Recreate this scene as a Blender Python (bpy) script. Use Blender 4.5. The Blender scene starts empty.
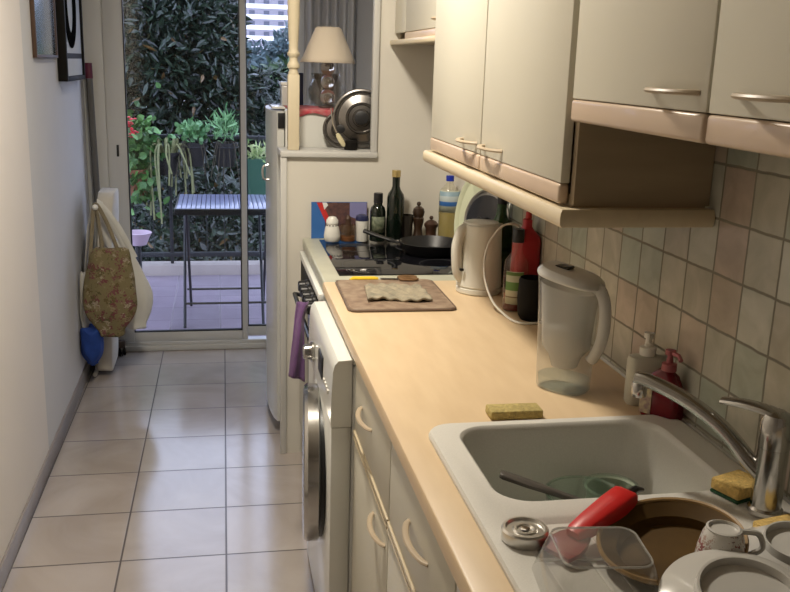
import bpy, bmesh, math, random
from mathutils import Vector, Matrix
PI = math.pi
rnd = random.Random(7)
SC = bpy.context.scene
C = SC.collection

# ------------------------------------------------------------------ materials
MATS = {}
def new_mat(name):
    m = bpy.data.materials.new(name); m.use_nodes = True
    nt = m.node_tree
    return m, nt, nt.nodes['Principled BSDF']

def mat(name, col, rough=0.5, metal=0.0, var=0.0, scale=8.0, bump=0.0, bscale=60.0, trans=0.0, ior=1.45,
        coat=0.0, emit=None, stretch=(1, 1, 1), col2=None, sheen=0.0, spec=0.5):
    if name in MATS: return MATS[name]
    m, nt, p = new_mat(name)
    N, L = nt.nodes.new, nt.links.new
    p.inputs['Base Color'].default_value = (*col, 1)
    p.inputs['Roughness'].default_value = rough
    p.inputs['Metallic'].default_value = metal
    p.inputs['Transmission Weight'].default_value = trans
    p.inputs['IOR'].default_value = ior
    p.inputs['Coat Weight'].default_value = coat
    p.inputs['Specular IOR Level'].default_value = spec
    if sheen: p.inputs['Sheen Weight'].default_value = sheen
    tc = N('ShaderNodeTexCoord'); mp = N('ShaderNodeMapping')
    mp.inputs['Scale'].default_value = stretch
    L(tc.outputs['Object'], mp.inputs['Vector'])
    if var > 0:
        nz = N('ShaderNodeTexNoise'); nz.inputs['Scale'].default_value = scale; nz.inputs['Detail'].default_value = 5
        L(mp.outputs[0], nz.inputs['Vector'])
        r = N('ShaderNodeValToRGB')
        a = col2 or tuple(c * (1 - var) for c in col)
        r.color_ramp.elements[0].position = 0.32; r.color_ramp.elements[0].color = (*a, 1)
        r.color_ramp.elements[1].position = 0.68; r.color_ramp.elements[1].color = (*col, 1)
        L(nz.outputs['Fac'], r.inputs['Fac']); L(r.outputs['Color'], p.inputs['Base Color'])
    if bump > 0:
        nb = N('ShaderNodeTexNoise'); nb.inputs['Scale'].default_value = bscale; nb.inputs['Detail'].default_value = 4
        L(mp.outputs[0], nb.inputs['Vector'])
        b = N('ShaderNodeBump'); b.inputs['Strength'].default_value = bump; b.inputs['Distance'].default_value = 0.004
        L(nb.outputs['Fac'], b.inputs['Height']); L(b.outputs['Normal'], p.inputs['Normal'])
    if emit:
        p.inputs['Emission Color'].default_value = (*emit[0], 1); p.inputs['Emission Strength'].default_value = emit[1]
    MATS[name] = m
    return m

def clear_mat(name, tint=(1, 1, 1), ior=1.45, rough=0.03, body=0.0, bodycol=(1, 1, 1)):
    """thin clear glass / plastic: see-through, with Fresnel reflection and a little milky body"""
    if name in MATS: return MATS[name]
    m = bpy.data.materials.new(name); m.use_nodes = True
    nt = m.node_tree; nt.nodes.clear(); N, L = nt.nodes.new, nt.links.new
    out = N('ShaderNodeOutputMaterial'); t = N('ShaderNodeBsdfTransparent'); t.inputs[0].default_value = (*tint, 1)
    g = N('ShaderNodeBsdfGlossy'); g.inputs['Roughness'].default_value = rough
    lw = N('ShaderNodeLayerWeight'); lw.inputs['Blend'].default_value = .5
    pw = math_node(nt, 'POWER', lw.outputs['Facing'], 4.0)
    f0 = ((ior - 1) / (ior + 1)) ** 2
    fr = math_node(nt, 'ADD', math_node(nt, 'MULTIPLY', pw, .75), f0)
    d = N('ShaderNodeBsdfDiffuse'); d.inputs[0].default_value = (*bodycol, 1)
    m1 = N('ShaderNodeMixShader'); m1.inputs[0].default_value = body
    L(t.outputs[0], m1.inputs[1]); L(d.outputs[0], m1.inputs[2])
    m2 = N('ShaderNodeMixShader'); L(fr, m2.inputs[0]); L(m1.outputs[0], m2.inputs[1]); L(g.outputs[0], m2.inputs[2])
    L(m2.outputs[0], out.inputs[0]); MATS[name] = m
    return m

def math_node(nt, op, a, b=None):
    n = nt.nodes.new('ShaderNodeMath'); n.operation = op
    for i, v in enumerate((a, b)):
        if v is None: continue
        if isinstance(v, (int, float)): n.inputs[i].default_value = v
        else: nt.links.new(v, n.inputs[i])
    return n.outputs[0]

def tile_mat(name, axes, pitch, offs, grout_w, ramp, grout_col, rough, bumpd, rot=0.0, vein=None, edge_noise=0.0, half_shift=False):
    m, nt, p = new_mat(name); N, L = nt.nodes.new, nt.links.new
    g = N('ShaderNodeNewGeometry'); mp = N('ShaderNodeMapping'); mp.inputs['Rotation'].default_value = (0, 0, rot)
    L(g.outputs['Position'], mp.inputs['Vector'])
    s = N('ShaderNodeSeparateXYZ')
    vec = mp.outputs[0]
    if edge_noise:
        nz = N('ShaderNodeTexNoise'); nz.inputs['Scale'].default_value = 25
        L(vec, nz.inputs['Vector'])
        mx = N('ShaderNodeVectorMath'); mx.operation = 'MULTIPLY_ADD'
        L(nz.outputs['Color'], mx.inputs[0]); mx.inputs[1].default_value = (edge_noise,) * 3; L(vec, mx.inputs[2])
        vec = mx.outputs[0]
    L(vec, s.inputs[0])
    u = math_node(nt, 'DIVIDE', math_node(nt, 'SUBTRACT', s.outputs[axes[0]], offs[0]), pitch)
    v = math_node(nt, 'DIVIDE', math_node(nt, 'SUBTRACT', s.outputs[axes[1]], offs[1]), pitch)
    fu, fv = math_node(nt, 'FLOOR', u), math_node(nt, 'FLOOR', v)
    def edge(x):
        fr = math_node(nt, 'FRACT', x)
        return math_node(nt, 'MINIMUM', fr, math_node(nt, 'SUBTRACT', 1.0, fr))
    e = math_node(nt, 'MINIMUM', edge(u), edge(v))
    mr = N('ShaderNodeMapRange'); mr.inputs['From Min'].default_value = grout_w / pitch * 0.35
    mr.inputs['From Max'].default_value = grout_w / pitch * 0.75; L(e, mr.inputs['Value'])
    cmb = N('ShaderNodeCombineXYZ'); L(fu, cmb.inputs[0]); L(fv, cmb.inputs[1])
    wn = N('ShaderNodeTexWhiteNoise'); wn.noise_dimensions = '3D'; L(cmb.outputs[0], wn.inputs['Vector'])
    r = N('ShaderNodeValToRGB'); r.color_ramp.interpolation = 'CONSTANT'
    els = r.color_ramp.elements
    while len(els) < len(ramp): els.new(0.5)
    for i, c in enumerate(ramp):
        els[i].position = i / len(ramp); els[i].color = (*c, 1)
    L(wn.outputs['Value'], r.inputs['Fac'])
    base = r.outputs['Color']
    nz2 = N('ShaderNodeTexNoise'); nz2.inputs['Scale'].default_value = vein[0]; nz2.inputs['Detail'].default_value = 6
    nz2.inputs['Distortion'].default_value = vein[3]
    off = N('ShaderNodeVectorMath'); off.operation = 'MULTIPLY_ADD'
    L(wn.outputs['Color'], off.inputs[0]); off.inputs[1].default_value = (7, 7, 7); L(g.outputs['Position'], off.inputs[2])
    L(off.outputs[0], nz2.inputs['Vector'])
    r2 = N('ShaderNodeValToRGB'); r2.color_ramp.elements[0].position = 0.35; r2.color_ramp.elements[1].position = 0.7
    r2.color_ramp.elements[0].color = (*vein[1], 1); r2.color_ramp.elements[1].color = (*vein[2], 1)
    L(nz2.outputs['Fac'], r2.inputs['Fac'])
    ml = N('ShaderNodeMix'); ml.data_type = 'RGBA'; ml.blend_type = 'MULTIPLY'; ml.inputs[0].default_value = 1
    L(base, ml.inputs[6]); L(r2.outputs[0], ml.inputs[7])
    mg = N('ShaderNodeMix'); mg.data_type = 'RGBA'; L(mr.outputs[0], mg.inputs[0])
    mg.inputs[6].default_value = (*grout_col, 1); L(ml.outputs[2], mg.inputs[7])
    L(mg.outputs[2], p.inputs['Base Color'])
    p.inputs['Roughness'].default_value = rough
    rr = N('ShaderNodeMapRange'); rr.inputs['To Min'].default_value = 0.9; rr.inputs['To Max'].default_value = rough
    L(mr.outputs[0], rr.inputs['Value']); L(rr.outputs[0], p.inputs['Roughness'])
    b = N('ShaderNodeBump'); b.inputs['Strength'].default_value = 0.5; b.inputs['Distance'].default_value = bumpd
    h = math_node(nt, 'ADD', mr.outputs[0], math_node(nt, 'MULTIPLY', nz2.outputs['Fac'], 0.25))
    L(h, b.inputs['Height']); L(b.outputs[0], p.inputs['Normal'])
    return m

def stripe_mat(name, cols, axis, pitch, rough=0.5):
    m, nt, p = new_mat(name); N, L = nt.nodes.new, nt.links.new
    tc = N('ShaderNodeTexCoord'); s = N('ShaderNodeSeparateXYZ'); L(tc.outputs['Object'], s.inputs[0])
    f = math_node(nt, 'FRACT', math_node(nt, 'DIVIDE', s.outputs[axis], pitch))
    r = N('ShaderNodeValToRGB'); r.color_ramp.interpolation = 'CONSTANT'; els = r.color_ramp.elements
    while len(els) < len(cols): els.new(0.5)
    for i, (pos, c) in enumerate(cols): els[i].position = pos; els[i].color = (*c, 1)
    L(f, r.inputs['Fac']); L(r.outputs[0], p.inputs['Base Color']); p.inputs['Roughness'].default_value = rough
    return m

def blotch_mat(name, cols, scale, rough=0.8, bump=0.2):
    m, nt, p = new_mat(name); N, L = nt.nodes.new, nt.links.new
    tc = N('ShaderNodeTexCoord'); v = N('ShaderNodeTexVoronoi'); v.inputs['Scale'].default_value = scale
    nz = N('ShaderNodeTexNoise'); nz.inputs['Scale'].default_value = scale * 1.5
    mx = N('ShaderNodeVectorMath'); mx.operation = 'MULTIPLY_ADD'; L(nz.outputs['Color'], mx.inputs[0]); mx.inputs[1].default_value = (.06, .06, .06)
    L(tc.outputs['Object'], nz.inputs['Vector']); L(tc.outputs['Object'], mx.inputs[2]); L(mx.outputs[0], v.inputs['Vector'])
    s = N('ShaderNodeSeparateColor'); L(v.outputs['Color'], s.inputs[0])
    r = N('ShaderNodeValToRGB'); r.color_ramp.interpolation = 'CONSTANT'; els = r.color_ramp.elements
    while len(els) < len(cols): els.new(0.5)
    for i, c in enumerate(cols): els[i].position = i / len(cols); els[i].color = (*c, 1)
    L(s.outputs[0], r.inputs['Fac']); L(r.outputs[0], p.inputs['Base Color']); p.inputs['Roughness'].default_value = rough
    b = N('ShaderNodeBump'); b.inputs['Strength'].default_value = bump; b.inputs['Distance'].default_value = 0.004
    L(nz.outputs['Fac'], b.inputs['Height']); L(b.outputs[0], p.inputs['Normal'])
    return m

# ------------------------------------------------------------------ mesh helpers (world coordinates)
def B(): return bmesh.new()

def bx(bm, x0, y0, z0, x1, y1, z1, bev=0.0, seg=2, M=None):
    vs = [bm.verts.new((x, y, z)) for x in (x0, x1) for y in (y0, y1) for z in (z0, z1)]
    idx = [(0, 1, 3, 2), (4, 6, 7, 5), (0, 4, 5, 1), (2, 3, 7, 6), (0, 2, 6, 4), (1, 5, 7, 3)]
    fs = [bm.faces.new([vs[i] for i in f]) for f in idx]
    if bev > 0:
        es = list({e for f in fs for e in f.edges})
        r = bmesh.ops.bevel(bm, geom=es, offset=bev, segments=seg, profile=0.5, affect='EDGES')
        vs = list({v for f in r['faces'] for v in f.verts} | {v for v in vs if v.is_valid})
    if M is not None: bmesh.ops.transform(bm, matrix=M, verts=vs)
    return vs

def ring(bm, pts): return [bm.verts.new(p) for p in pts]

def loft(bm, rings, cap0=True, cap1=True, closed=True):
    R = [ring(bm, r) for r in rings]
    n = len(R[0])
    for a, b in zip(R[:-1], R[1:]):
        for i in range(n if closed else n - 1):
            j = (i + 1) % n
            bm.faces.new((a[i], a[j], b[j], b[i]))
    if cap0: bm.faces.new(R[0][::-1])
    if cap1: bm.faces.new(R[-1])
    return R

def lathe(bm, prof, c=(0, 0, 0), n=32, M=None, sx=1.0, sy=1.0):
    """prof = [(r, z)], radius 0 closes the end"""
    c = Vector(c); prev = None; allv = []
    for r, z in prof:
        if r < 1e-6: cur = [bm.verts.new((0, 0, z))]
        else: cur = [bm.verts.new((r * sx * math.cos(2 * PI * i / n), r * sy * math.sin(2 * PI * i / n), z)) for i in range(n)]
        if prev is not None:
            for i in range(n):
                j = (i + 1) % n
                if len(cur) == 1 and len(prev) == 1: break
                if len(cur) == 1: bm.faces.new((prev[i], prev[j], cur[0]))
                elif len(prev) == 1: bm.faces.new((prev[0], cur[j], cur[i]))
                else: bm.faces.new((prev[i], prev[j], cur[j], cur[i]))
        prev = cur; allv += cur
    T = Matrix.Translation(c)
    if M is not None: T = T @ M
    bmesh.ops.transform(bm, matrix=T, verts=allv)
    return allv

def smooth_path(pts, k=6):
    P = [Vector(p) for p in pts]; out = []
    for i in range(len(P) - 1):
        p0, p1, p2, p3 = P[max(i - 1, 0)], P[i], P[i + 1], P[min(i + 2, len(P) - 1)]
        for t in range(k):
            t /= k
            out.append(0.5 * ((2 * p1) + (-p0 + p2) * t + (2 * p0 - 5 * p1 + 4 * p2 - p3) * t * t + (-p0 + 3 * p1 - 3 * p2 + p3) * t ** 3))
    out.append(P[-1]); return out

def tube(bm, pts, r, n=10, flat=1.0, up=(0, 0, 1), closed=False):
    P = [Vector(p) for p in pts]; rings = []; m = len(P)
    U = Vector(up)
    for i, p in enumerate(P):
        if closed: t = (P[(i + 1) % m] - P[i - 1]).normalized()
        else: t = (P[min(i + 1, m - 1)] - P[max(i - 1, 0)]).normalized()
        if i == 0:
            s = t.cross(U)
            if s.length < .2: s = t.cross(Vector((0, 1, 0.1)))
        else: s = s - t * s.dot(t)
        s.normalize(); w = s.cross(t)
        rr = r[i] if isinstance(r, (list, tuple)) else r
        rings.append([p + s * math.cos(2 * PI * k / n) * rr + w * math.sin(2 * PI * k / n) * rr * flat for k in range(n)])
    if closed:
        R = [ring(bm, q) for q in rings]
        for a in range(m):
            b = (a + 1) % m
            for i in range(n): bm.faces.new((R[a][i], R[a][(i + 1) % n], R[b][(i + 1) % n], R[b][i]))
    else: loft(bm, rings)

def rrect(cx, cy, w, h, r, z, n=6, M=None):
    pts = []
    for (sx, sy, a0) in ((1, 1, 0), (-1, 1, 90), (-1, -1, 180), (1, -1, 270)):
        for i in range(n + 1):
            a = math.radians(a0 + 90 * i / n)
            pts.append(Vector((cx + sx * (w / 2 - r) + r * math.cos(a), cy + sy * (h / 2 - r) + r * math.sin(a), z)))
    if M is not None: pts = [M @ p for p in pts]
    return pts

def grid(bm, fn, nu, nv):
    V = [[bm.verts.new(fn(i / nu, j / nv)) for j in range(nv + 1)] for i in range(nu + 1)]
    for i in range(nu):
        for j in range(nv):
            bm.faces.new((V[i][j], V[i + 1][j], V[i + 1][j + 1], V[i][j + 1]))
    return V

ROOT = {}
def obj(name, bm, m, parent=None, label=None, angle=35, solid=0.0, subsurf=0):
    me = bpy.data.meshes.new(name)
    bmesh.ops.recalc_face_normals(bm, faces=bm.faces[:])
    off = Vector((0, 0, 0))
    if parent is not None: off = ROOT[parent.name]
    else:
        xs = [v.co for v in bm.verts]
        off = Vector(((min(v.x for v in xs) + max(v.x for v in xs)) / 2, (min(v.y for v in xs) + max(v.y for v in xs)) / 2, min(v.z for v in xs)))
    bmesh.ops.translate(bm, verts=bm.verts[:], vec=-off)
    bm.to_mesh(me); bm.free()
    for p in me.polygons: p.use_smooth = True
    me.set_sharp_from_angle(angle=math.radians(angle))
    ms = m if isinstance(m, (list, tuple)) else [m]
    for q in ms: me.materials.append(q)
    o = bpy.data.objects.new(name, me); C.objects.link(o)
    if parent is not None: o.parent = parent
    else: o.location = off
    ROOT[o.name] = off
    if label: o['label'] = label
    if solid:
        s = o.modifiers.new('solid', 'SOLIDIFY'); s.thickness = solid; s.offset = 0
    if subsurf:
        s = o.modifiers.new('sub', 'SUBSURF'); s.levels = s.render_levels = subsurf
    return o

def thing(name, label, cat, loc, group=None):
    o = bpy.data.objects.new(name, None); C.objects.link(o); o.location = loc; o.empty_display_size = 0.05
    o['label'] = label; o['category'] = cat
    if group: o['group'] = group
    ROOT[o.name] = Vector(loc)
    return o

def tag(o, label, cat, group=None, kind=None):
    o['label'] = label; o['category'] = cat
    if group: o['group'] = group
    if kind: o['kind'] = kind
    return o

def struct(name, bm, m, parent=None, **k):
    o = obj(name, bm, m, parent, **k)
    if parent is None: o['kind'] = 'structure'
    return o

def sroot(name, loc):
    o = bpy.data.objects.new(name, None); C.objects.link(o); o.location = loc; o['kind'] = 'structure'
    ROOT[o.name] = Vector(loc); return o

# text as a mesh built from the font outline
def text_mesh(s, size, M, extrude=0.0003):
    cu = bpy.data.curves.new('t', 'FONT'); cu.body = s; cu.size = size; cu.extrude = extrude
    cu.align_x = 'CENTER'; cu.align_y = 'CENTER'
    o = bpy.data.objects.new('t', cu); C.objects.link(o)
    dg = bpy.context.evaluated_depsgraph_get(); me = bpy.data.meshes.new_from_object(o.evaluated_get(dg))
    bpy.data.objects.remove(o); bm = bmesh.new(); bm.from_mesh(me); bmesh.ops.transform(bm, matrix=M, verts=bm.verts[:])
    return bm

# ------------------------------------------------------------------ camera
cam_d = bpy.data.cameras.new('camera'); cam = bpy.data.objects.new('camera', cam_d); C.objects.link(cam)
yaw, pit, rol = 0.19401, 0.24612, 0.031455
w = Vector((math.sin(yaw) * math.cos(pit), math.cos(yaw) * math.cos(pit), -math.sin(pit)))
rt = Vector((math.cos(yaw), -math.sin(yaw), 0)); up = rt.cross(w)
r_ = rt * math.cos(rol) + up * math.sin(rol); u_ = -rt * math.sin(rol) + up * math.cos(rol)
cam.matrix_world = Matrix(((r_.x, u_.x, -w.x, 0), (r_.y, u_.y, -w.y, 0), (r_.z, u_.z, -w.z, 1.55), (0, 0, 0, 1)))
cam_d.sensor_fit = 'HORIZONTAL'; cam_d.sensor_width = 36; cam_d.lens = 36 * 918 / 790; cam_d.clip_start = 0.05; cam_d.clip_end = 800
SC.camera = cam

# ------------------------------------------------------------------ palette
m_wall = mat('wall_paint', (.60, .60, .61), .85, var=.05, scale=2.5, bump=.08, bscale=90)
m_wall_w = mat('wall_paint_lamplit', (.74, .70, .67), .8, var=.03, scale=2.5, bump=.05, bscale=90)  # lamplit copy of the wall paint, kitchen lamp's warmth put into the colour
m_cream = mat('cream_paint', (.66, .63, .56), .6, var=.05, scale=3, bump=.05, bscale=80)
m_ceil = mat('ceiling_paint', (.75, .73, .69), .9)
m_frame = mat('door_frame_paint', (.56, .555, .53), .45, var=.04, scale=3)
m_cab = mat('cabinet_laminate', (.62, .59, .49), .42, var=.04, scale=2)
m_carc = mat('cabinet_carcass', (.36, .285, .19), .55, var=.12, scale=4, stretch=(1, 1, 8))
m_trimw = mat('beech_trim', (.60, .46, .34), .32, var=.10, scale=6, stretch=(6, .6, 6), coat=.2)
m_rail = mat('beech_rail', (.64, .54, .37), .38, var=.08, scale=6, stretch=(6, .6, 6), coat=.2)
m_hand = mat('handle_beech', (.46, .37, .26), .4, var=.1, scale=14)
m_top = mat('worktop_laminate', (.68, .52, .33), .38, var=.10, scale=5, stretch=(6, 1.2, 6), col2=(.63, .47, .29))
m_white = mat('white_enamel', (.76, .77, .73), .3, coat=.3)
m_wplast = mat('white_plastic', (.74, .72, .66), .35)
m_sink = mat('sink_composite', (.66, .645, .60), .35, var=.08, scale=400)
m_chrome = mat('chrome', (.50, .49, .47), .18, 1.0)
m_steel = mat('brushed_steel', (.30, .29, .27), .3, 1.0, var=.1, scale=20)
m_black = mat('black_plastic', (.012, .012, .013), .35)
m_blackm = mat('black_matt', (.010, .009, .008), .6, spec=.12)
m_glassblk = mat('black_glass', (.006, .006, .008), .04, spec=.6)
m_glass = clear_mat('window_glass', (.97, .985, .98), 1.35, 0.0)
m_clear = clear_mat('clear_plastic', (.95, .95, .94), 1.75, .06, body=.09, bodycol=(.75, .75, .72))
m_clearrim = clear_mat('clear_plastic_rim', (.9, .9, .9), 2.2, .08, body=.30, bodycol=(.75, .75, .72))

# ================================================================== SETTING
XW = .89           # right wall face
ZT = .895          # worktop height
m_floor = tile_mat('floor_tiles', (0, 1), .3293, (-.012, 2.722), .006, [(.385, .345, .315), (.405, .36, .33), (.365, .33, .30)], (.09, .075, .07),
                   .17, .0008, rot=.0066, vein=(2.4, (.84, .81, .78), (1.06, 1.06, 1.06), 1.2))
_p = m_floor.node_tree.nodes['Principled BSDF']; _p.inputs['Coat Weight'].default_value = .7; _p.inputs['Coat Roughness'].default_value = .14
bm = B(); bx(bm, -.75, -1.6, -.08, 1.0, 5.06, 0); struct('floor', bm, m_floor)
bm = B(); bx(bm, -.75, -1.6, 2.5, 1.0, 5.2, 2.6); struct('ceiling', bm, m_ceil)
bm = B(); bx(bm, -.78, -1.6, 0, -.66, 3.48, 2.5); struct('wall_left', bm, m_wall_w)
bm = B(); bx(bm, -.78, 3.48, 0, -.66, 5.15, 2.5); struct('wall_left', bm, m_wall)  # same wall past the seam, light difference put into its cooler colour
bm = B(); bx(bm, XW, -1.6, 0, 1.02, 5.15, 2.5); struct('wall_right', bm, m_cream)
bm = B(); bx(bm, -.66, -1.72, 0, XW, -1.6, 2.5); struct('wall_front', bm, m_wall_w)
bm = B()
bx(bm, .52, 4.99, 0, XW, 5.15, 2.5); bx(bm, -.66, 4.99, 2.25, .52, 5.15, 2.5)
struct('wall_back', bm, m_wall)
# partition with a serving hatch
bm = B(); bx(bm, .237, 3.5, 0, XW, 3.6, 1.205); bx(bm, .588, 3.5, 1.205, XW, 3.6, 2.5)
struct('wall_middle', bm, m_cream)
bm = B(); bx(bm, .230, 3.482, 1.203, .60, 3.675, 1.225, .004); bx(bm, .230, 3.487, 0, .255, 3.51, 1.203, .003)
bx(bm, .574, 3.487, 1.225, .598, 3.51, 2.5, .003)
struct('trim_1', bm, m_frame)
m_base = mat('baseboard_tile', (.27, .24, .22), .35, var=.15, scale=4)
bm = B(); bx(bm, -.66, -1.6, 0, -.650, 4.9, .07, .002); struct('baseboard_left', bm, m_base)
# backsplash tiles
m_tiles = tile_mat('glazed_wall_tiles', (1, 2), .098, (1.495, 1.106), .0045,
                   [(.42, .40, .33), (.36, .385, .325), (.43, .36, .29), (.47, .465, .40), (.345, .38, .32), (.44, .42, .345), (.40, .375, .31), (.385, .40, .335), (.44, .36, .30), (.42, .44, .37)],
                   (.20, .185, .145), .28, .0012, vein=(14, (.80, .80, .76), (1.06, 1.05, 1.05), 1.0), edge_noise=.004)
bm = B(); bx(bm, XW - .008, -.5, ZT, XW, 2.76, 1.62); struct('trim_2', bm, m_tiles)
bm = B(); bx(bm, XW - .014, -.4, ZT, XW - .008, 2.74, ZT + .007, .001); struct('trim_3', bm, m_frame)

# sliding glass door onto the balcony
d = sroot('door_1', (-.06, 4.99, 0))
bm = B()
bx(bm, -.66, 4.93, 0, -.556, 5.07, 2.25, .006); bx(bm, .47, 4.93, 0, .52, 5.07, 2.25, .006)
bx(bm, -.556, 4.93, 2.19, .47, 5.07, 2.25, .006); bx(bm, -.556, 4.93, 0, .47, 5.07, .03, .004)
bx(bm, -.556, 4.936, .03, .47, 4.944, .05, .001)
struct('door_frame', bm, m_frame, d)
def sash(x0, x1, y0, y1, sl, sr, zb, name):
    bm = B()
    bx(bm, x0, y0, zb, x0 + sl, y1, 2.19, .004); bx(bm, x1 - sr, y0, zb, x1, y1, 2.19, .004)
    bx(bm, x0 + sl, y0, zb, x1 - sr, y1, zb + .055, .004); bx(bm, x0 + sl, y0, 2.12, x1 - sr, y1, 2.19, .004)
    s = struct('sash', bm, m_frame, d)
    bm = B(); t = .006; ym = (y0 + y1) / 2
    a, b, c0, c1 = x0 + sl, x1 - sr, zb + .055, 2.12
    for q in ((a, c0, a + t, c1), (b - t, c0, b, c1), (a + t, c0, b - t, c0 + t), (a + t, c1 - t, b - t, c1)):
        bx(bm, q[0], ym - .012, q[1], q[2], ym + .012, q[3])
    struct('gasket', bm, m_black, s if False else d)
    bm = B(); bx(bm, a + t, ym - .002, c0 + t, b - t, ym + .002, c1 - t)
    struct('pane', bm, m_glass, d)
sash(-.556, .149, 4.952, 4.982, .096, .030, .045, 'a')
sash(.119, .468, 4.992, 5.022, .030, .05, .055, 'b')
bm = B(); bx(bm, -.512, 4.944, 1.05, -.500, 4.953, 1.11, .002); struct('door_handle', bm, m_black, d)
bm = B(); bx(bm, .119, 4.938, .022, .149, 4.951, .04, .002); struct('door_stop', bm, m_black, d)

# balcony
m_balc = tile_mat('balcony_tiles', (0, 1), .30, (0, 5.06), .006, [(.26, .21, .26), (.275, .22, .275), (.25, .205, .25)], (.20, .17, .19), .35, .001,
                  vein=(4, (.85, .85, .85), (1.05, 1.05, 1.05), .5))
bm = B(); bx(bm, -3.0, 5.07, -.2, 3.0, 6.9, -.03); struct('balcony_floor', bm, m_balc)
bm = B(); bx(bm, -3.0, 6.9, -.2, 3.0, 7.05, .05, .006); struct('balcony_curb', bm, mat('curb_concrete', (.42, .36, .33), .8, var=.1))
bm = B(); bx(bm, -12, 7.3, -3.3, 14, 40, -3.2); struct('ground', bm, mat('garden_ground', (.03, .045, .02), .95, var=.4, scale=1.5))
m_iron = mat('railing_iron', (.02, .022, .025), .5, bump=.2)
t = thing('balcony_railing', 'dark iron railing along the balcony edge behind the folding table', 'railing', (0, 6.97, .05))
bm = B(); bx(bm, -2.9, 6.955, .985, 2.9, 6.985, 1.01, .004); obj('top_rail', bm, m_iron, t)
bm = B(); bx(bm, -2.9, 6.955, .10, 2.9, 6.985, .135, .004); obj('bottom_rail', bm, m_iron, t)
for i in range(6):
    x = -2.6 + i * 1.04 + .17
    bm = B(); bx(bm, x - .012, 6.958, .05, x + .012, 6.982, .99, .003); obj('post', bm, m_iron, t)
for i in range(5):
    x0 = -2.6 + i * 1.04 + .17
    bm = B()
    for k in range(1, 8): bx(bm, x0 + k * .13 - .003, 6.967, .13, x0 + k * .13 + .003, 6.973, .99)
    obj('baluster_panel', bm, m_iron, t)

# ------------------------------------------------------------------ leaves
def leaf_mat(name, c1, c2, rough=.35, extra=None):
    m, nt, p = new_mat(name); N, L = nt.nodes.new, nt.links.new
    g = N('ShaderNodeNewGeometry'); r = N('ShaderNodeValToRGB')
    wn = N('ShaderNodeTexNoise'); wn.inputs['Scale'].default_value = 9; L(g.outputs['Position'], wn.inputs['Vector'])
    wh = N('ShaderNodeTexWhiteNoise'); wh.noise_dimensions = '1D'; L(g.outputs['Random Per Island'], wh.inputs['W'])
    els = r.color_ramp.elements; els[0].color = (*c1, 1); els[1].color = (*c2, 1); els[0].position = .1; els[1].position = .9
    if extra:
        e = els.new(.99); e.color = (*extra, 1); els[1].position = .975
    L(wh.outputs['Value'], r.inputs['Fac']); L(r.outputs[0], p.inputs['Base Color']); p.inputs['Roughness'].default_value = rough
    p.inputs['Specular IOR Level'].default_value = .6
    return m

def leaves(name, pts, ln, wd, m, parent=None, seed=1, droop=.3):
    R = random.Random(seed); V = []; F = []
    for (p, out) in pts:
        l = ln * R.uniform(.7, 1.25); ww = wd * R.uniform(.7, 1.2)
        dv = Vector((R.gauss(0, .6), R.gauss(0, .6), R.gauss(0, .6))) + Vector(out); dv.z -= droop
        if dv.length < .01: dv = Vector((0, 0, 1))
        dv.normalize(); s = dv.cross(Vector((R.gauss(0, 1), R.gauss(0, 1), R.gauss(0, 1)))); s.normalize(); nn = dv.cross(s)
        p = Vector(p); b = len(V)
        V += [p, p + dv * l * .35 + s * ww * .5 + nn * ww * .12, p + dv * l * .72 + s * ww * .38 + nn * ww * .1, p + dv * l,
              p + dv * l * .72 - s * ww * .38 + nn * ww * .1, p + dv * l * .35 - s * ww * .5 + nn * ww * .12]
        F += [(b, b + 1, b + 2, b + 3), (b, b + 3, b + 4, b + 5)]
    off = ROOT[parent.name] if parent is not None else Vector((0, 0, 0))
    me = bpy.data.meshes.new(name); me.from_pydata([v - off for v in V], [], F); me.materials.append(m)
    for q in me.polygons: q.use_smooth = False
    o = bpy.data.objects.new(name, me); C.objects.link(o)
    if parent is not None: o.parent = parent
    return o

m_bark = mat('bark', (.06, .045, .03), .9, var=.3, scale=12, bump=.6, bscale=20)
def crown_pts(R, blobs, n, clip=None):
    pts = []
    wsum = sum(b[3] * b[4] * b[5] for b in blobs)
    for (x, y, z, a, b, c) in blobs:
        for _ in range(int(n * a * b * c / wsum)):
            v = Vector((R.gauss(0, 1), R.gauss(0, 1), R.gauss(0, 1))).normalized(); q = R.uniform(.25, 1) ** .5
            p = (x + v.x * a * q, y + v.y * b * q, z + v.z * c * q)
            if clip and (p[0] > clip[0] and p[2] > clip[1] or p[2] > 2.25 + .18 * math.sin(p[0] * 5) * math.cos(p[1] * 4)): continue
            pts.append((p, v * .6))
    return pts
def tree(label, loc, blobs, n, ln, wd, m, seed, trunk, group=None, clip=None):
    R = random.Random(seed); t = thing('tree', label, 'tree', loc, group)
    leaves('foliage', crown_pts(R, blobs, n, clip), ln, wd, m, t, seed)
    bm = B()
    tube(bm, smooth_path([loc, (loc[0] + .1, loc[1], (loc[2] + trunk) / 2), (loc[0], loc[1], trunk)], 4), [.14 - .008 * i for i in range(9)], 10)
    obj('trunk', bm, m_bark, t)
    bm = B()
    for b in blobs:
        tube(bm, smooth_path([(loc[0], loc[1], trunk - .8), ((loc[0] + b[0]) / 2, (loc[1] + b[1]) / 2 + .1, (trunk + b[2]) / 2 - .2), (b[0] + R.uniform(-.3, .3), b[1], b[2] + b[5] * .6)], 4),
             [.06 - .005 * i for i in range(9)], 7)
    obj('branch', bm, m_bark, t)
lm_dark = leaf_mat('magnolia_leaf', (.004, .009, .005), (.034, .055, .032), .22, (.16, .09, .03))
lm_mid = leaf_mat('garden_leaf', (.02, .05, .02), (.10, .17, .07), .4)
lm_haze = leaf_mat('distant_leaf', (.07, .11, .12), (.13, .19, .20), .6)
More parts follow.
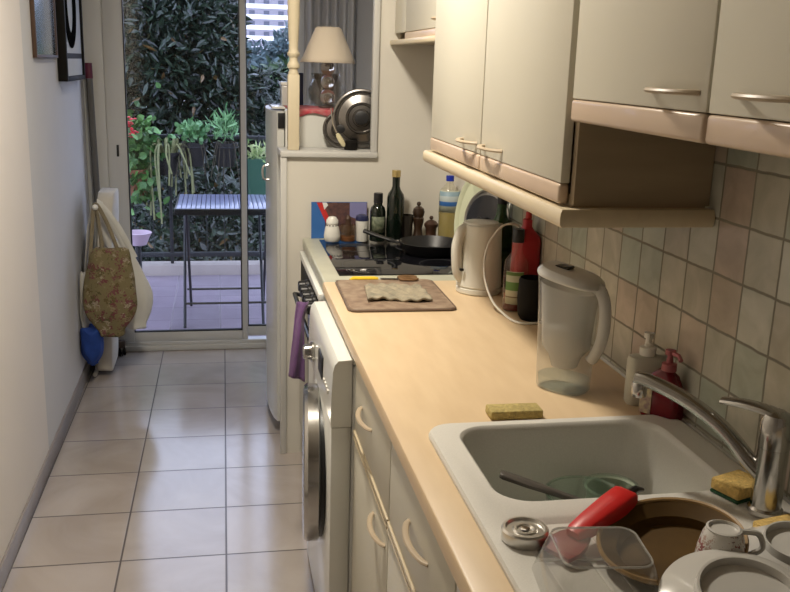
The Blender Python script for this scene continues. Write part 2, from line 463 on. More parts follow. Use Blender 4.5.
tree('dense dark glossy-leaved tree filling the view beyond the balcony', (-.55, 10.2, -3.2),
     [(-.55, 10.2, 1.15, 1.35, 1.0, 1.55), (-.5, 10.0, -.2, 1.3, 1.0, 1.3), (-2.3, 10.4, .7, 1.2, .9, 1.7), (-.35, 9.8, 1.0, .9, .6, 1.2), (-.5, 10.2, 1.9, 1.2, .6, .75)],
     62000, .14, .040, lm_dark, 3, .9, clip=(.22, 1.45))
tree('leafy green tree seen through the narrow right pane under the apartment block', (1.5, 12.5, -3.2),
     [(1.1, 12.7, .55, 1.1, .8, 1.05), (2.6, 12.7, .6, 1.2, .9, 1.3), (.7, 12.6, -.6, 1.5, .8, 1.0)], 16000, .14, .055, lm_mid, 5, .4)
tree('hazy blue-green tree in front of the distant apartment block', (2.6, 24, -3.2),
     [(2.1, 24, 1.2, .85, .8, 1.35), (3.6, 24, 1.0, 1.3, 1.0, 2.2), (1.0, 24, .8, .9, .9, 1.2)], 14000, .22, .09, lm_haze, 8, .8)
for i, (x, lab) in enumerate(((-2.3, 'dark clipped hedge shrub beyond the railing, left of the folding table'),
                               (-.6, 'dark clipped hedge shrub beyond the railing behind the folding table legs'),
                               (1.2, 'dark clipped hedge shrub beyond the railing, right of the folding table'))):
    t = thing('hedge_shrub', lab, 'shrub', (x, 8.2, -3.2))
    R = random.Random(30 + i); x = (-2.0, -.22, 1.56)[i]; t.location.x = x; ROOT[t.name] = Vector((x, 8.2, -3.2))
    leaves('foliage', crown_pts(R, [(x, 8.2, -1.2, .80, .6, 2.0)], 11000), .10, .04, lm_dark, t, 40 + i)
    bm = B(); tube(bm, [(x, 8.2, -3.2), (x, 8.2, -1.5)], .07, 8); obj('trunk', bm, m_bark, t)

# distant apartment block
bt = thing('apartment_block', 'pale many-storeyed apartment block with long white balconies far behind the trees', 'building', (30, 260, -30))
m_bw = mat('block_wall', (.55, .52, .56), .8); m_bb = mat('block_balcony', (.80, .78, .82), .8); m_bg = mat('block_window', (.18, .19, .24), .3)
bm = B(); bx(bm, 4, 262, -30, 70, 278, 44); obj('wall', bm, m_bw, bt)
for k in range(24):
    z = -26 + k * 2.75
    bm = B(); bx(bm, 3, 259.6, z, 34, 262, z + .25); bx(bm, 3, 259.6, z + .25, 34, 259.8, z + 1.15); obj('balcony', bm, m_bb, bt)
    for j in range(7):
        if (j + k) % 3 == 0 and j > 4: continue
        x = 5 + j * 3.9; bm = B(); bx(bm, x, 261.9, z + .35, x + 1.5, 262.05, z + 2.3); obj('window', bm, m_bg, bt)

# ================================================================== BALCONY THINGS
m_slat = mat('painted_slat', (.20, .21, .34), .30, coat=.4)
t = thing('folding_table', 'dark metal folding table with slatted top on the balcony', 'table', (.03, 5.75, -.03))
x0, x1, y0, y1, zt = -.255, .325, 5.43, 6.05, .70
for i in range(20):
    x = x0 + .012 + i * (x1 - x0 - .02) / 20
    bm = B(); bx(bm, x, y0 + .012, zt - .008, x + .025, y1 - .012, zt + .004, .002); obj('slat', bm, m_slat, t)
bm = B()
bx(bm, x0, y0, zt - .035, x1, y0 + .014, zt + .002, .003); bx(bm, x0, y1 - .014, zt - .035, x1, y1, zt + .002, .003)
bx(bm, x0, y0 + .014, zt - .035, x0 + .012, y1 - .014, zt + .002, .003); bx(bm, x1 - .010, y0 + .014, zt - .035, x1, y1 - .014, zt + .002, .003)
obj('table_frame', bm, m_black, t)
for (xa, xb) in ((-.20, -.19), (.27, .28)):
    for (ya, yb) in ((5.47, 6.00), (6.00, 5.47)):
        bm = B(); off = .012 if ya < yb else -.012
        tube(bm, [(xa + off, ya, zt - .03), (xa + off, yb, -.03 + .004)], .009, 8); obj('leg', bm, m_black, t)
for (y, z) in ((5.56, .10), (5.93, .10)):
    bm = B(); tube(bm, [(-.21, y, z), (.29, y, z)], .007, 8); obj('stretcher', bm, m_black, t)

lm_bright = leaf_mat('pot_leaf', (.04, .15, .04), (.24, .46, .20), .5)
lm_ger = leaf_mat('geranium_leaf', (.02, .08, .015), (.10, .24, .05), .5)
lm_pale = leaf_mat('pale_leaf', (.25, .38, .12), (.55, .62, .30), .5)
m_red = mat('red_flower', (.55, .02, .04), .6)
m_pot = mat('dark_pot', (.012, .011, .011), .6); m_terra = mat('terracotta', (.30, .13, .07), .8)
m_gpot = mat('green_planter', (.025, .09, .055), .45)
def pot(bm, x, y, z, r, h): lathe(bm, [(0, 0), (r * .72, 0), (r * .95, h * .86), (r * 1.06, h * .86), (r * 1.08, h), (r * .95, h), (r * .92, h * .9), (0, h * .9)], (x, y, z), 24)
def blob(R, c, a, n): 
    return [((c[0] + R.gauss(0, a[0]), c[1] + R.gauss(0, a[1]), c[2] + R.gauss(0, a[2])), (0, 0, .5)) for _ in range(n)]
R = random.Random(11)
def bracket(t, x, z, r):   # steel ring with hook that hangs a pot from the railing
    bm = B(); tube(bm, [(x + r * math.cos(a * PI / 12), 6.82 + r * math.sin(a * PI / 12), z) for a in range(24)], .004, 6, closed=True)
    tube(bm, [(x, 6.82 + r, z), (x, 6.95, z + .02), (x, 6.955, 1.016), (x, 6.985, 1.016)], .004, 6); obj('hanging_ring', bm, m_iron, t)
# geranium at left
t = thing('potted_geranium', 'bushy green geranium with red flowers at the left of the balcony railing', 'plant', (-.60, 6.80, .58))
bm = B(); pot(bm, -.60, 6.80, .58, .11, .2); obj('pot', bm, m_terra, t); bracket(t, -.60, .74, .125)
leaves('foliage', blob(R, (-.60, 6.78, .92), (.10, .07, .12), 480) + blob(R, (-.58, 6.75, .72), (.08, .06, .12), 200), .065, .055, lm_ger, t, 5)
for p in ((-.575, 6.66, 1.03), (-.60, 6.67, 1.10)):
    bm = B()
    for k in range(16): lathe(bm, [(0, 0), (.014, .008), (0, .016)], (p[0] + R.gauss(0, .016), p[1] + R.gauss(0, .012), p[2] + R.gauss(0, .018)), 6)
    obj('flower', bm, m_red, t)
# trailing cactus
t = thing('trailing_cactus', 'pale trailing cactus spilling from a hanging pot beside the geranium', 'plant', (-.36, 6.80, .74))
bm = B(); pot(bm, -.36, 6.80, .74, .09, .16); obj('pot', bm, m_pot, t); bracket(t, -.36, .87, .10)
m_stem2 = mat('dry_stem', (.06, .05, .03), .8)
m_cact = mat('cactus_stem', (.26, .27, .12), .6, var=.3, scale=30)
bm = B()
for k in range(20):
    a = R.uniform(0, 2 * PI); rr = R.uniform(.03, .13); dl = R.uniform(.12, .48)
    cx, cy = -.36 + .05 * math.cos(a), 6.80 + .05 * math.sin(a)
    tube(bm, smooth_path([(cx, cy, .89), (cx + rr * .5 * math.cos(a), cy - abs(rr * .5 * math.sin(a)), .96), (cx + rr * math.cos(a), cy - abs(rr * math.sin(a)), .88), (cx + rr * 1.1 * math.cos(a) + R.gauss(0, .02), cy - abs(rr * math.sin(a)), .88 - dl)], 5), .0065, 6)
for k in range(8):
    a = k / 8 * 2 * PI; cx, cy = -.36 + .05 * math.cos(a), 6.78 + .04 * math.sin(a)
    tube(bm, smooth_path([(cx, cy, .88), (cx + .02 * math.cos(a), cy, .95), (cx + .03 * math.cos(a), cy, 1.0)], 4), [.011] * 4 + [.012] * 3 + [.010, .006], 8)
obj('stem', bm, m_cact, t)
# centre pots
for (x, lab, lm, l, wdt, n, s) in ((-.165, 'bright green rounded-leaf plant in a dark pot at the middle of the railing', lm_bright, .05, .04, 170, 21),
                             (.055, 'bright green strap-leaved plant in a dark pot beside the sliding door mullion', lm_bright, .09, .014, 150, 22)):
    t = thing('potted_plant', lab, 'plant', (x, 6.82, .80))
    bm = B(); pot(bm, x, 6.82, .80, .085, .17); obj('pot', bm, m_pot, t); bracket(t, x, .94, .095)
    leaves('foliage', blob(R, (x, 6.79, 1.03 if x < 0 else 1.07), (.045, .035, .035 if x < 0 else .045), n), l, wdt, lm, t, s, droop=-.15)
    bm = B()
    for k in range(7):
        a = R.uniform(0, 2 * PI); tube(bm, smooth_path([(x + .03 * math.cos(a), 6.80, .96), (x + .08 * math.cos(a), 6.74, .97), (x + .13 * math.cos(a), 6.72, .78 + R.uniform(-.1, .05))], 5), .003, 5)
    obj('stem', bm, m_stem2, t)
t = thing('planter', 'green planter with pale leaves hanging right of the door mullion', 'plant', (.30, 6.82, .62))
bm = B(); loft(bm, [rrect(.30, 6.82, .18, .16, .03, .60), rrect(.30, 6.82, .22, .19, .03, .86), rrect(.30, 6.82, .20, .17, .025, .86), rrect(.30, 6.82, .19, .16, .025, .82)])
obj('pot', bm, m_gpot, t)
bm = B(); tube(bm, [(.30, 6.92, .84), (.30, 6.945, 1.016), (.30, 6.985, 1.016)], .005, 6); obj('hook', bm, m_iron, t)
leaves('foliage', blob(R, (.29, 6.78, .89), (.055, .035, .025), 130), .07, .014, lm_pale, t, 9, droop=-.1)
t = thing('pedestal_bowl', 'small lilac plastic bowl on a dark stand by the left door stile', 'bowl', (-.50, 6.2, -.03))
bm = B(); lathe(bm, [(0, 0), (.05, 0), (.05, .02), (.02, .04), (.02, .36), (.05, .38), (0, .38)], (-.53, 6.2, -.03), 20); obj('stand', bm, m_black, t)
bm = B(); lathe(bm, [(0, .355), (.05, .355), (.072, .41), (.085, .43), (.092, .425), (.078, .40), (.055, .345), (0, .345)][::-1], (-.53, 6.2, .0), 28); obj('bowl', bm, mat('lilac_plastic', (.50, .38, .46), .5), t)

# ================================================================== KITCHEN UNITS
def bow(parent, p0, p1, out, depth, r, m=None, name='handle', flat=.6):
    p0, p1, out = Vector(p0), Vector(p1), Vector(out)
    pts = []
    for i in range(17):
        a = i / 16; k = math.sin(PI * a) ** .55
        pts.append(p0.lerp(p1, a) + out * depth * k)
    bm = B(); tube(bm, pts, r, 8, flat=flat); return obj(name, bm, m or m_hand, parent)

# worktop with the sink cut-out
bm = B()
X0, X1, Y0, Y1 = .311, XW - .014, -.40, 2.745; hx0, hx1, hy0, hy1 = .40, .85, .70, 1.53; zb = ZT - .036; e = .006
def rc(x0, y0, x1, y1, z): return [(x0, y0, z), (x1, y0, z), (x1, y1, z), (x0, y1, z)]
L_ = [rc(X0, Y0, X1, Y1, zb + e), rc(X0, Y0, X1, Y1, ZT - e), rc(X0 + .002, Y0 + .002, X1, Y1, ZT - .002), rc(X0 + e, Y0 + e, X1, Y1, ZT), rc(hx0, hy0, hx1, hy1, ZT), rc(hx0, hy0, hx1, hy1, zb), rc(X0 + e, Y0 + e, X1, Y1, zb), rc(X0, Y0, X1, Y1, zb + e)]
loft(bm, L_, False, False); bmesh.ops.remove_doubles(bm, verts=bm.verts[:], dist=1e-5)
o = obj('worktop', bm, m_top); tag(o, 'long beige beech-look worktop running along the right wall', 'worktop')

def base_cab(ya, yb, lab, mirror=False, handle_d=None, handle_t=None):
    t = thing('base_cabinet', lab, 'cabinet', (.6, (ya + yb) / 2, 0), 'base cabinets under the worktop')
    g = .0015
    bm = B()
    for (a, b) in ((ya + g, ya + .018), (yb - .018, yb - g)): bx(bm, .338, a, .10, .86, b, ZT - .037)
    bx(bm, .338, ya + .018, .10, .86, yb - .018, .118); bx(bm, .84, ya + .018, .118, .855, yb - .018, ZT - .037)
    obj('carcass', bm, m_cab, t)
    bm = B(); bx(bm, .375, ya + g, 0, .39, yb - g, .10); obj('plinth', bm, m_cab, t)
    bm = B(); bx(bm, .320, ya + .002, .115, .338, yb - .002, .652, .003); dd = obj('door', bm, m_cab, t)
    bm = B(); bx(bm, .320, ya + .002, .678, .338, yb - .002, ZT - .042, .003); dr = obj('drawer', bm, m_cab, t)
    for (p, za, zb_) in ((dd, .653, .661), (dr, .666, .677)):
        bm = B(); bx(bm, .316, ya + .002, za, .338, yb - .002, zb_, .002)
        q = obj('edge_strip', bm, m_rail, None); q.parent = p; q.location = Vector(q.location) - ROOT[t.name]
    for (p, ys, z) in ((dr, handle_t, .775), (dd, handle_d, .604)):
        bm_root = ROOT[t.name]
        h = bow(t, (.322, ys[0], z), (.322, ys[1], z), (-1, 0, 0), .020, .0062)
        h.parent = p
    return t
base_cab(1.625, 2.095, 'cream base cabinet with door and drawer next to the washing machine', handle_t=(1.845, 1.985), handle_d=(1.650, 1.795))
base_cab(1.12, 1.622, 'cream base cabinet below the sink front, second from the washing machine', handle_t=(1.285, 1.435), handle_d=(1.14, 1.285))
base_cab(.60, 1.117, 'cream base cabinet below the sink drainer, third from the washing machine', handle_t=(.78, .93), handle_d=(.63, .78))

# wall cabinets
KX = .598
def wall_cab(lab, ya, yb, z0, z1, doors, hz, hpos, x_front=KX, strip=(0, .036), rail=None):
    t = thing('wall_cabinet', lab, 'cabinet', ((x_front + XW) / 2, (ya + yb) / 2, z0))
    x = x_front + .020; xb = XW - .010
    bm = B(); bx(bm, x, ya, z0, xb, yb, z0 + .018); bx(bm, x, ya, z1 - .018, xb, yb, z1)
    bx(bm, x, ya, z0 + .018, xb, ya + .018, z1 - .018); bx(bm, x, yb - .018, z0 + .018, xb, yb, z1 - .018); bx(bm, xb - .012, ya + .018, z0 + .018, xb, yb - .018, z1 - .018)
    obj('carcass', bm, m_carc, t)
    for (a, b), hp in zip(doors, hpos):
        bm = B(); bx(bm, x_front, a + .0015, z0 + strip[1] + .001, x - .002, b - .0015, z1, .0025); dd = obj('door', bm, m_cab, t)
        bm = B(); bx(bm, x_front - .002, a + .0015, z0 + strip[0], x - .002, b - .0015, z0 + strip[1], .006, 3); q = obj('bottom_strip', bm, m_trimw, t); q.parent = dd
        h = bow(t, (x_front + .002, hp[0], hz), (x_front + .002, hp[1], hz), (-1, 0, 0), .028, .0065); h.parent = dd
    return t
ta = wall_cab('tall cream wall cabinet with two doors and rounded beech rail above the kettle', 1.531, 2.590, 1.318, 2.24, ((1.549, 2.072), (2.075, 2.588)), 1.378, ((1.905, 2.045), (2.105, 2.235)))
bm = B()   # rail wraps front and the near end
pr = [(-.016, -.016), (-.021, -.010), (-.022, 0), (-.021, .010), (-.016, .016), (.008, .016), (.010, 0), (.008, -.016)]
zc = 1.298
pts = [(.597, 2.62), (.597, 1.535), (.885, 1.535)]
R0 = [(.607 + a, 2.625, zc + b) for a, b in pr]; R1 = [(.607 + a, 1.527 + a, zc + b) for a, b in pr]; R2 = [(.880, 1.527 + a, zc + b) for a, b in pr]
loft(bm, [R0, R1, R2]); obj('cornice_rail', bm, m_rail, ta)
bm = B(); bx(bm, .62, 1.545, 1.312, XW - .01, 2.585, 1.3175); obj('base_board', bm, m_carc, ta)
wall_cab('cream wall cabinet with a thick beech edge above the sink', .64, 1.527, 1.466, 2.24, ((1.072, 1.525), (.642, 1.069)), 1.528, ((1.095, 1.225), (.865, 1.00)), strip=(0, .037))
th = wall_cab('small cream wall cabinet high over the cooker by the partition wall', 2.630, 3.495, 1.628, 2.24, ((2.634, 3.30),), 1.688, ((2.70, 2.80),), x_front=.655)
bm = B(); bx(bm, .636, 2.630, 1.622, .68, 3.497, 1.640, .005); obj('light_rail', bm, m_rail, th)
bm = B(); bx(bm, .655, 3.302, 1.665, .673, 3.495, 2.24, .002); obj('filler_panel', bm, m_cab, th)
bm = B(); lathe(bm, [(0, 0), (.018, 0), (.018, .006), (0, .006)], (.74, 3.0, 1.6215), 16); obj('spotlight', bm, m_steel, th)

# washing machine
t = thing('washing_machine', 'white front-loading washing machine with a bulging chrome porthole door', 'washing machine', (.55, 2.40, 0))
bm = B(); bx(bm, .315, 2.110, .012, .86, 2.688, .835, .006)
obj('body', bm, m_white, t)
bm = B(); bx(bm, .264, 2.110, .012, .3145, 2.688, .674, .003, 2); obj('front_panel', bm, m_white, t)
bm = B()   # curved control panel
prof = [(.3145, .676), (.264, .676), (.263, .70), (.264, .76), (.267, .82), (.271, .838), (.280, .848), (.3145, .850)]
loft(bm, [[(a, 2.110, b) for a, b in prof], [(a, 2.688, b) for a, b in prof]]); obj('control_panel', bm, m_white, t)
bm = B(); bx(bm, .3145, 2.110, .836, .860, 2.688, .8505, .005); obj('top', bm, m_white, t)
Mx = Matrix.Rotation(-PI / 2, 4, 'Y')      # lathe axis z -> -x
bm = B(); lathe(bm, [(.026, 0), (.030, .004), (.030, .010), (.024, .012), (.022, .030), (.018, .034), (0, .034)], (.265, 2.525, .742), 28, Mx); obj('program_knob', bm, m_chrome, t)
bm = B(); bx(bm, .2605, 2.30, .735, .2655, 2.39, .795, .001); obj('display', bm, m_black, t)
bm = B()
for k in range(4): bx(bm, .2605, 2.17 + k * .028, .742, .2645, 2.185 + k * .028, .752, .001)
obj('button', bm, m_wplast, t)
MD = Matrix.Translation((.268, 2.40, .458)) @ Matrix.Rotation(-.085, 4, 'Z') @ Mx     # door stands slightly ajar
bm = B(); lathe(bm, [(.212, .002), (.219, .006), (.220, .034), (.214, .043), (.204, .046), (.180, .042), (.160, .036), (.150, .030), (.150, .004)], (0, 0, 0), 72, MD); dr = obj('door', bm, m_chrome, t)
bm = B(); lathe(bm, [(0, .012), (.06, .016), (.11, .022), (.149, .028), (.149, .006), (0, .004)], (0, 0, 0), 48, MD); obj('porthole_glass', bm, mat('dark_porthole', (.02, .02, .025), .08), t).parent = dr
bm = B(); lathe(bm, [(.196, -.012), (.208, -.010), (.208, .0015), (.196, .0015)], (0, 0, 0), 60, MD); obj('door_seal', bm, m_black, t).parent = dr
bm = B(); lathe(bm, [(.006, 0), (.006, .002), (0, .002)], (.266, 2.30, .135), 12, Mx); obj('screw', bm, m_black, t)
for (a, b) in ((.31, 2.14), (.31, 2.65), (.82, 2.14), (.82, 2.65)):
    bm = B(); lathe(bm, [(0, 0), (.02, 0), (.02, .012), (0, .012)], (a, b, 0), 12); obj('foot', bm, m_black, t)

# cooker
t = thing('cooker', 'freestanding cooker with black glass hob and pale enamel surround', 'cooker', (.6, 3.12, 0))
m_enam = mat('aged_enamel', (.50, .50, .40), .35, var=.12, scale=12)
bm = B(); bx(bm, .325, 2.755, .02, .875, 3.480, .855, .004); obj('body', bm, m_white, t)
bm = B(); bx(bm, .315, 2.748, .856, .876, 3.485, ZT, .006, 3); obj('top_frame', bm, m_enam, t)
bm = B(); bx(bm, .372, 2.825, ZT + .0002, .868, 3.425, ZT + .004, .0015); obj('glass_hob', bm, m_glassblk, t)
m_ringp = mat('hob_print', (.10, .10, .11), .25)
for (a, b, r) in ((.49, 2.97, .09), (.49, 3.27, .075), (.74, 2.97, .075), (.74, 3.27, .10)):
    bm = B(); lathe(bm, [(r - .002, 0), (r - .002, .0004), (r, .0004), (r, 0)], (a, b, ZT + .0041), 48); obj('cooking_zone', bm, m_ringp, t)
bm = B(); bx(bm, .300, 2.76, .828, .3245, 3.44, .853, .004); obj('front_strip', bm, m_white, t)
bm = B(); bx(bm, .305, 2.765, .73, .3248, 3.44, .827, .003); obj('control_panel', bm, m_blackm, t)
for k in range(5):
    y = 2.800 + k * .075
    bm = B(); lathe(bm, [(.024, 0), (.024, .012), (.020, .016), (.019, .036), (.015, .039), (0, .039)], (.305, y, .797), 20, Mx); obj('knob', bm, m_black, t)
bm = B(); bx(bm, .302, 2.765, .16, .3248, 3.44, .725, .004); obj('oven_door', bm, m_glassblk, t)
bm = B(); tube(bm, [(.303, 2.80, .69), (.278, 2.80, .695), (.278, 3.40, .695), (.303, 3.40, .69)], .008, 10); obj('oven_handle', bm, m_black, t)
for (a, b) in ((.35, 2.79), (.35, 3.44), (.84, 2.79), (.84, 3.44)):
    bm = B(); lathe(bm, [(0, 0), (.02, 0), (.02, .021), (0, .021)], (a, b, 0), 12); obj('foot', bm, m_black, t)

# purple towel over the first cooker knob
m_purp = mat('purple_cloth', (.13, .055, .17), .9, var=.25, scale=30, bump=.4, bscale=200, sheen=.4)
bm = B()
def tw(u, v):
    xl_ = .236 - .030 * v ** .8; xr_ = .272 - .016 * min(1, v * 5)
    return Vector((xl_ + (xr_ - xl_) * u, 2.735 + .008 * math.sin(u * 7 + v * 3) + .052 * (1 - v) ** 3, .822 - .225 * v - .02 * u * v))
grid(bm, tw, 18, 24)
o = obj('kitchen_towel', bm, m_purp, solid=.004, angle=180); tag(o, 'purple kitchen towel hanging from the cooker front beside the washing machine', 'towel')

# ================================================================== SINK
t = thing('sink', 'off-white composite sink with bowl and drainer set into the worktop', 'sink', (.62, 1.1, ZT))
sx0, sx1, sy0, sy1 = .367, .868, .64, 1.555
scx, scy = (sx0 + sx1) / 2, (sy0 + sy1) / 2; sw, sh = sx1 - sx0, sy1 - sy0
bm = B()
outer = [rrect(scx, scy, sw, sh, .05, ZT + .0005), rrect(scx, scy, sw, sh, .05, ZT + .006), rrect(scx, scy, sw - .006, sh - .006, .048, ZT + .011), rrect(scx, scy, sw - .02, sh - .02, .044, ZT + .012)]
Rg = loft(bm, outer, False, False)
zt = ZT + .012
bwx0, bwx1, bwy0, bwy1 = .416, .812, 1.225, 1.532
def bring(ins, z, r): return rrect((bwx0 + bwx1) / 2, (bwy0 + bwy1) / 2, bwx1 - bwx0 - 2 * ins, bwy1 - bwy0 - 2 * ins, r, z, 8)
Rb = loft(bm, [bring(0, zt, .06), bring(.004, zt - .003, .056), bring(.008, zt - .012, .052), bring(.016, zt - .11, .05), bring(.024, zt - .155, .046), bring(.05, zt - .168, .03)], False, True)
def dring(ins, z, r): return rrect(.615, .93, .40 - 2 * ins, .50 - 2 * ins, r, z, 6)
Rd = loft(bm, [dring(0, zt, .05), dring(.006, zt - .003, .045), dring(.014, zt - .008, .04)], False, True)
bmesh.ops.remove_doubles(bm, verts=bm.verts[:], dist=1e-6)
eds = [e for e in bm.edges if e.is_boundary and abs(e.verts[0].co.z - zt) < 1e-4 and abs(e.verts[1].co.z - zt) < 1e-4]
bmesh.ops.triangle_fill(bm, use_beauty=True, edges=eds)
obj('sink_body', bm, m_sink, t, angle=30)
bm = B(); lathe(bm, [(0, 0), (.04, 0), (.042, .002), (.038, .003), (0, .001)], (.62, 1.38, zt - .1675), 24); obj('drain', bm, m_steel, t)
bm = B()
for k in range(9): bx(bm, .49 + k * .03, .74, zt - .0080, .497 + k * .03, 1.12, zt - .0055, .001)
obj('drainer_rib', bm, m_sink, t)

# tap
t = thing('tap', 'chrome single-lever mixer tap at the right rim of the sink', 'tap', (.812, 1.150, zt))
bm = B(); lathe(bm, [(0, 0), (.026, 0), (.026, .006), (.0225, .010), (.0225, .105), (0, .105)], (.812, 1.150, zt), 32); obj('tap_body', bm, m_chrome, t)
bm = B(); lathe(bm, [(0, 0), (.0228, 0), (.0235, .012), (.0235, .040), (.020, .052), (.010, .058), (0, .059)], (.812, 1.150, zt + .1055), 32); obj('tap_cap', bm, m_chrome, t)
bm = B()
sp = smooth_path([(.812, 1.150, zt + .048), (.793, 1.172, zt + .070), (.763, 1.212, zt + .112), (.724, 1.260, zt + .142), (.685, 1.303, zt + .158), (.667, 1.323, zt + .160)], 6)
n = len(sp); tube(bm, sp, [.0160 - .003 * i / n for i in range(n)], 14, flat=.85)
obj('spout', bm, m_chrome, t)
bm = B(); lathe(bm, [(0, 0), (.0115, 0), (.0125, .004), (.0125, .022), (.010, .026), (0, .026)], (.671, 1.318, zt + .130), 20); obj('aerator', bm, m_chrome, t)
bm = B()
lv = smooth_path([(.822, 1.138, zt + .146), (.806, 1.158, zt + .158), (.782, 1.190, zt + .160), (.762, 1.220, zt + .155)], 5); n = len(lv)
tube(bm, lv, [.019 - .008 * i / n for i in range(n)], 12, flat=.5); obj('lever', bm, m_chrome, t)

# sponges
m_sponge = mat('yellow_sponge', (.78, .54, .18), .95, var=.3, scale=120, bump=1.0, bscale=220)
m_sponge2 = mat('worn_sponge', (.55, .44, .17), .95, var=.35, scale=90, bump=1.0, bscale=200)
m_scour = mat('green_scourer', (.03, .10, .05), .95, var=.3, scale=200, bump=1, bscale=300)
def sponge(lab, cx, cy, z, lx, ly, rot, m, scour, hz=.022, tilt=0):
    M = Matrix.Translation((cx, cy, z)) @ Matrix.Rotation(rot, 4, 'Z') @ Matrix.Rotation(tilt, 4, 'Y')
    t = thing('sponge', lab, 'sponge', (cx, cy, z), 'washing-up sponges')
    h0 = .006 if scour else 0
    bm = B(); bx(bm, -lx / 2, -ly / 2, h0, lx / 2, ly / 2, h0 + hz, .004, 2, M); obj('foam', bm, m, t)
    if scour: bm = B(); bx(bm, -lx / 2, -ly / 2, 0, lx / 2, ly / 2, h0, .002, 1, M); obj('scourer', bm, m_scour, t)
sponge('worn flat brownish-yellow sponge on the worktop behind the sink',   .558, 1.602, ZT + .0005, .105, .045, -.02, m_sponge2, False, .018)
sponge('yellow sponge with green scourer beside the tap base', .800, 1.208, zt + .0005, .066, .055, .35, m_sponge, True, .020)
sponge('yellow sponge lying in front of the tap near the plates', .800, 1.080, zt + .0005, .085, .045, .2, m_sponge, False, .018)

# soap bottles by the wall
m_lotion = mat('lotion_bottle', (.55, .54, .46), .35)
t = thing('soap_dispenser', 'white pump soap dispenser by the tiled wall behind the sink', 'soap dispenser', (.845, 1.640, ZT + .0005))
Mz = Matrix.Translation((.845, 1.640, ZT + .0005)) @ Matrix.Rotation(-.15, 4, 'Z')
bm = B(); loft(bm, [rrect(0, 0, .070, .036, .015, 0, M=Mz), rrect(0, 0, .078, .040, .018, .006, M=Mz), rrect(0, 0, .078, .040, .018, .092, M=Mz), rrect(0, 0, .072, .036, .016, .100, M=Mz), rrect(0, 0, .028, .028, .013, .104, M=Mz)]); obj('bottle', bm, m_lotion, t)
bm = B(); lathe(bm, [(0, 0), (.0165, 0), (.0165, .016), (.008, .018), (.006, .034), (.010, .036), (.010, .046), (0, .047)], (.845, 1.640, ZT + .1045), 20)
tube(bm, [(.845, 1.640, ZT + .146), (.830, 1.610, ZT + .146), (.825, 1.600, ZT + .138)], .005, 8); obj('pump', bm, m_wplast, t)
m_redliq = mat('red_soap', (.22, .01, .02), .15, trans=.35)
t = thing('hand_soap', 'dark red soap bottle with pink pump and pale label beside the tap spout', 'soap bottle', (.845, 1.512, ZT + .0005))
Mz = Matrix.Translation((.845, 1.522 + .05, ZT + .0005)) @ Matrix.Rotation(-.9, 4, 'Z')
Mz = Matrix.Translation((.846, 1.560, ZT + .0005)) @ Matrix.Rotation(-.95, 4, 'Z')
bm = B(); loft(bm, [rrect(0, 0, .072, .044, .013, 0, M=Mz), rrect(0, 0, .078, .048, .014, .006, M=Mz), rrect(0, 0, .074, .046, .014, .058, M=Mz), rrect(0, 0, .050, .036, .012, .088, M=Mz), rrect(0, 0, .024, .024, .011, .100, M=Mz)]); obj('bottle', bm, m_redliq, t)
bm = B(); bx(bm, -.036, -.0256, .010, -.012, -.0241, .060, 0, 1, Mz); lb = obj('label', bm, mat('soap_label', (.62, .55, .32), .6, var=.5, scale=90, col2=(.25, .16, .18)), t)
bm = B(); lathe(bm, [(0, 0), (.0145, 0), (.0145, .014), (.007, .016), (.005, .030), (.010, .032), (.010, .041), (0, .042)], (.848, 1.553, ZT + .1005), 20)
tube(bm, [(.848, 1.553, ZT + .137), (.852, 1.528, ZT + .137), (.852, 1.518, ZT + .130)], .0045, 8); obj('pump', bm, mat('pink_pump', (.32, .08, .09), .4), t)

# ================================================================== WASHING-UP ON THE DRAINER
zd = zt - .0055
m_plate = mat('white_china', (.60, .585, .55), .18, coat=.4)
m_brown = mat('brown_glaze', (.060, .032, .007), .55, var=.35, scale=12, col2=(.095, .052, .012), spec=.15)
m_brownrim = mat('brown_rim', (.28, .17, .06), .35)
m_redp = mat('red_plastic', (.55, .015, .015), .35)
# canning lid
t = thing('jar_lid', 'silver metal jar lid lying on the left sink rim', 'lid', (.415, 1.135, zt + .0005))
bm = B(); lathe(bm, [(0, .001), (.030, .001), (.032, 0), (.0335, .003), (.0335, .016), (.031, .019), (.028, .019), (.026, .015), (.018, .015), (.016, .017), (.012, .017), (.010, .015), (0, .015)], (.416, 1.115, zt + .0005), 40); obj('lid_disc', bm, mat('bright_tin', (.62, .61, .58), .3, 1.0), t)
bm = B(); lathe(bm, [(.004, 0), (.007, .002), (.004, .003), (0, .002)], (.416, 1.115, zt + .0155), 16); obj('boss', bm, m_chrome, t)
# brown dish
nrm = Vector((.02, -.20, 1)).normalized()
def tiltm(c, nrm): return Matrix.Translation(c) @ Vector((0, 0, 1)).rotation_difference(nrm).to_matrix().to_4x4()
def dish_prof(r, h, foot=.5, th=.005):
    return [(0, 0), (r * foot, 0), (r * .8, h * .45), (r, h), (r - .001, h + .004), (r - th, h + .001), (r * .8 - th, h * .45 + th), (r * foot, th), (0, th)]
nb = Vector((-.2, -.05, 1)).normalized(); Mb = tiltm(Vector((.592, 1.030, .942)) - nb * .030, nb)
t = thing('brown_dish', 'large brown earthenware dish tilted on the drainer behind the white plates', 'dish', (.573, 1.015, .92))
bm = B(); lathe(bm, dish_prof(.097, .028, .72), (0, 0, 0), 56, Mb); obj('dish_bowl', bm, m_brown, t)
bm = B(); lathe(bm, [(.0945, .0255), (.0980, .0265), (.0990, .0300), (.0975, .0330), (.0940, .0320), (.0925, .0290)] + [(.0945, .0255)], (0, 0, 0), 56, Mb); obj('rim', bm, m_brownrim, t)
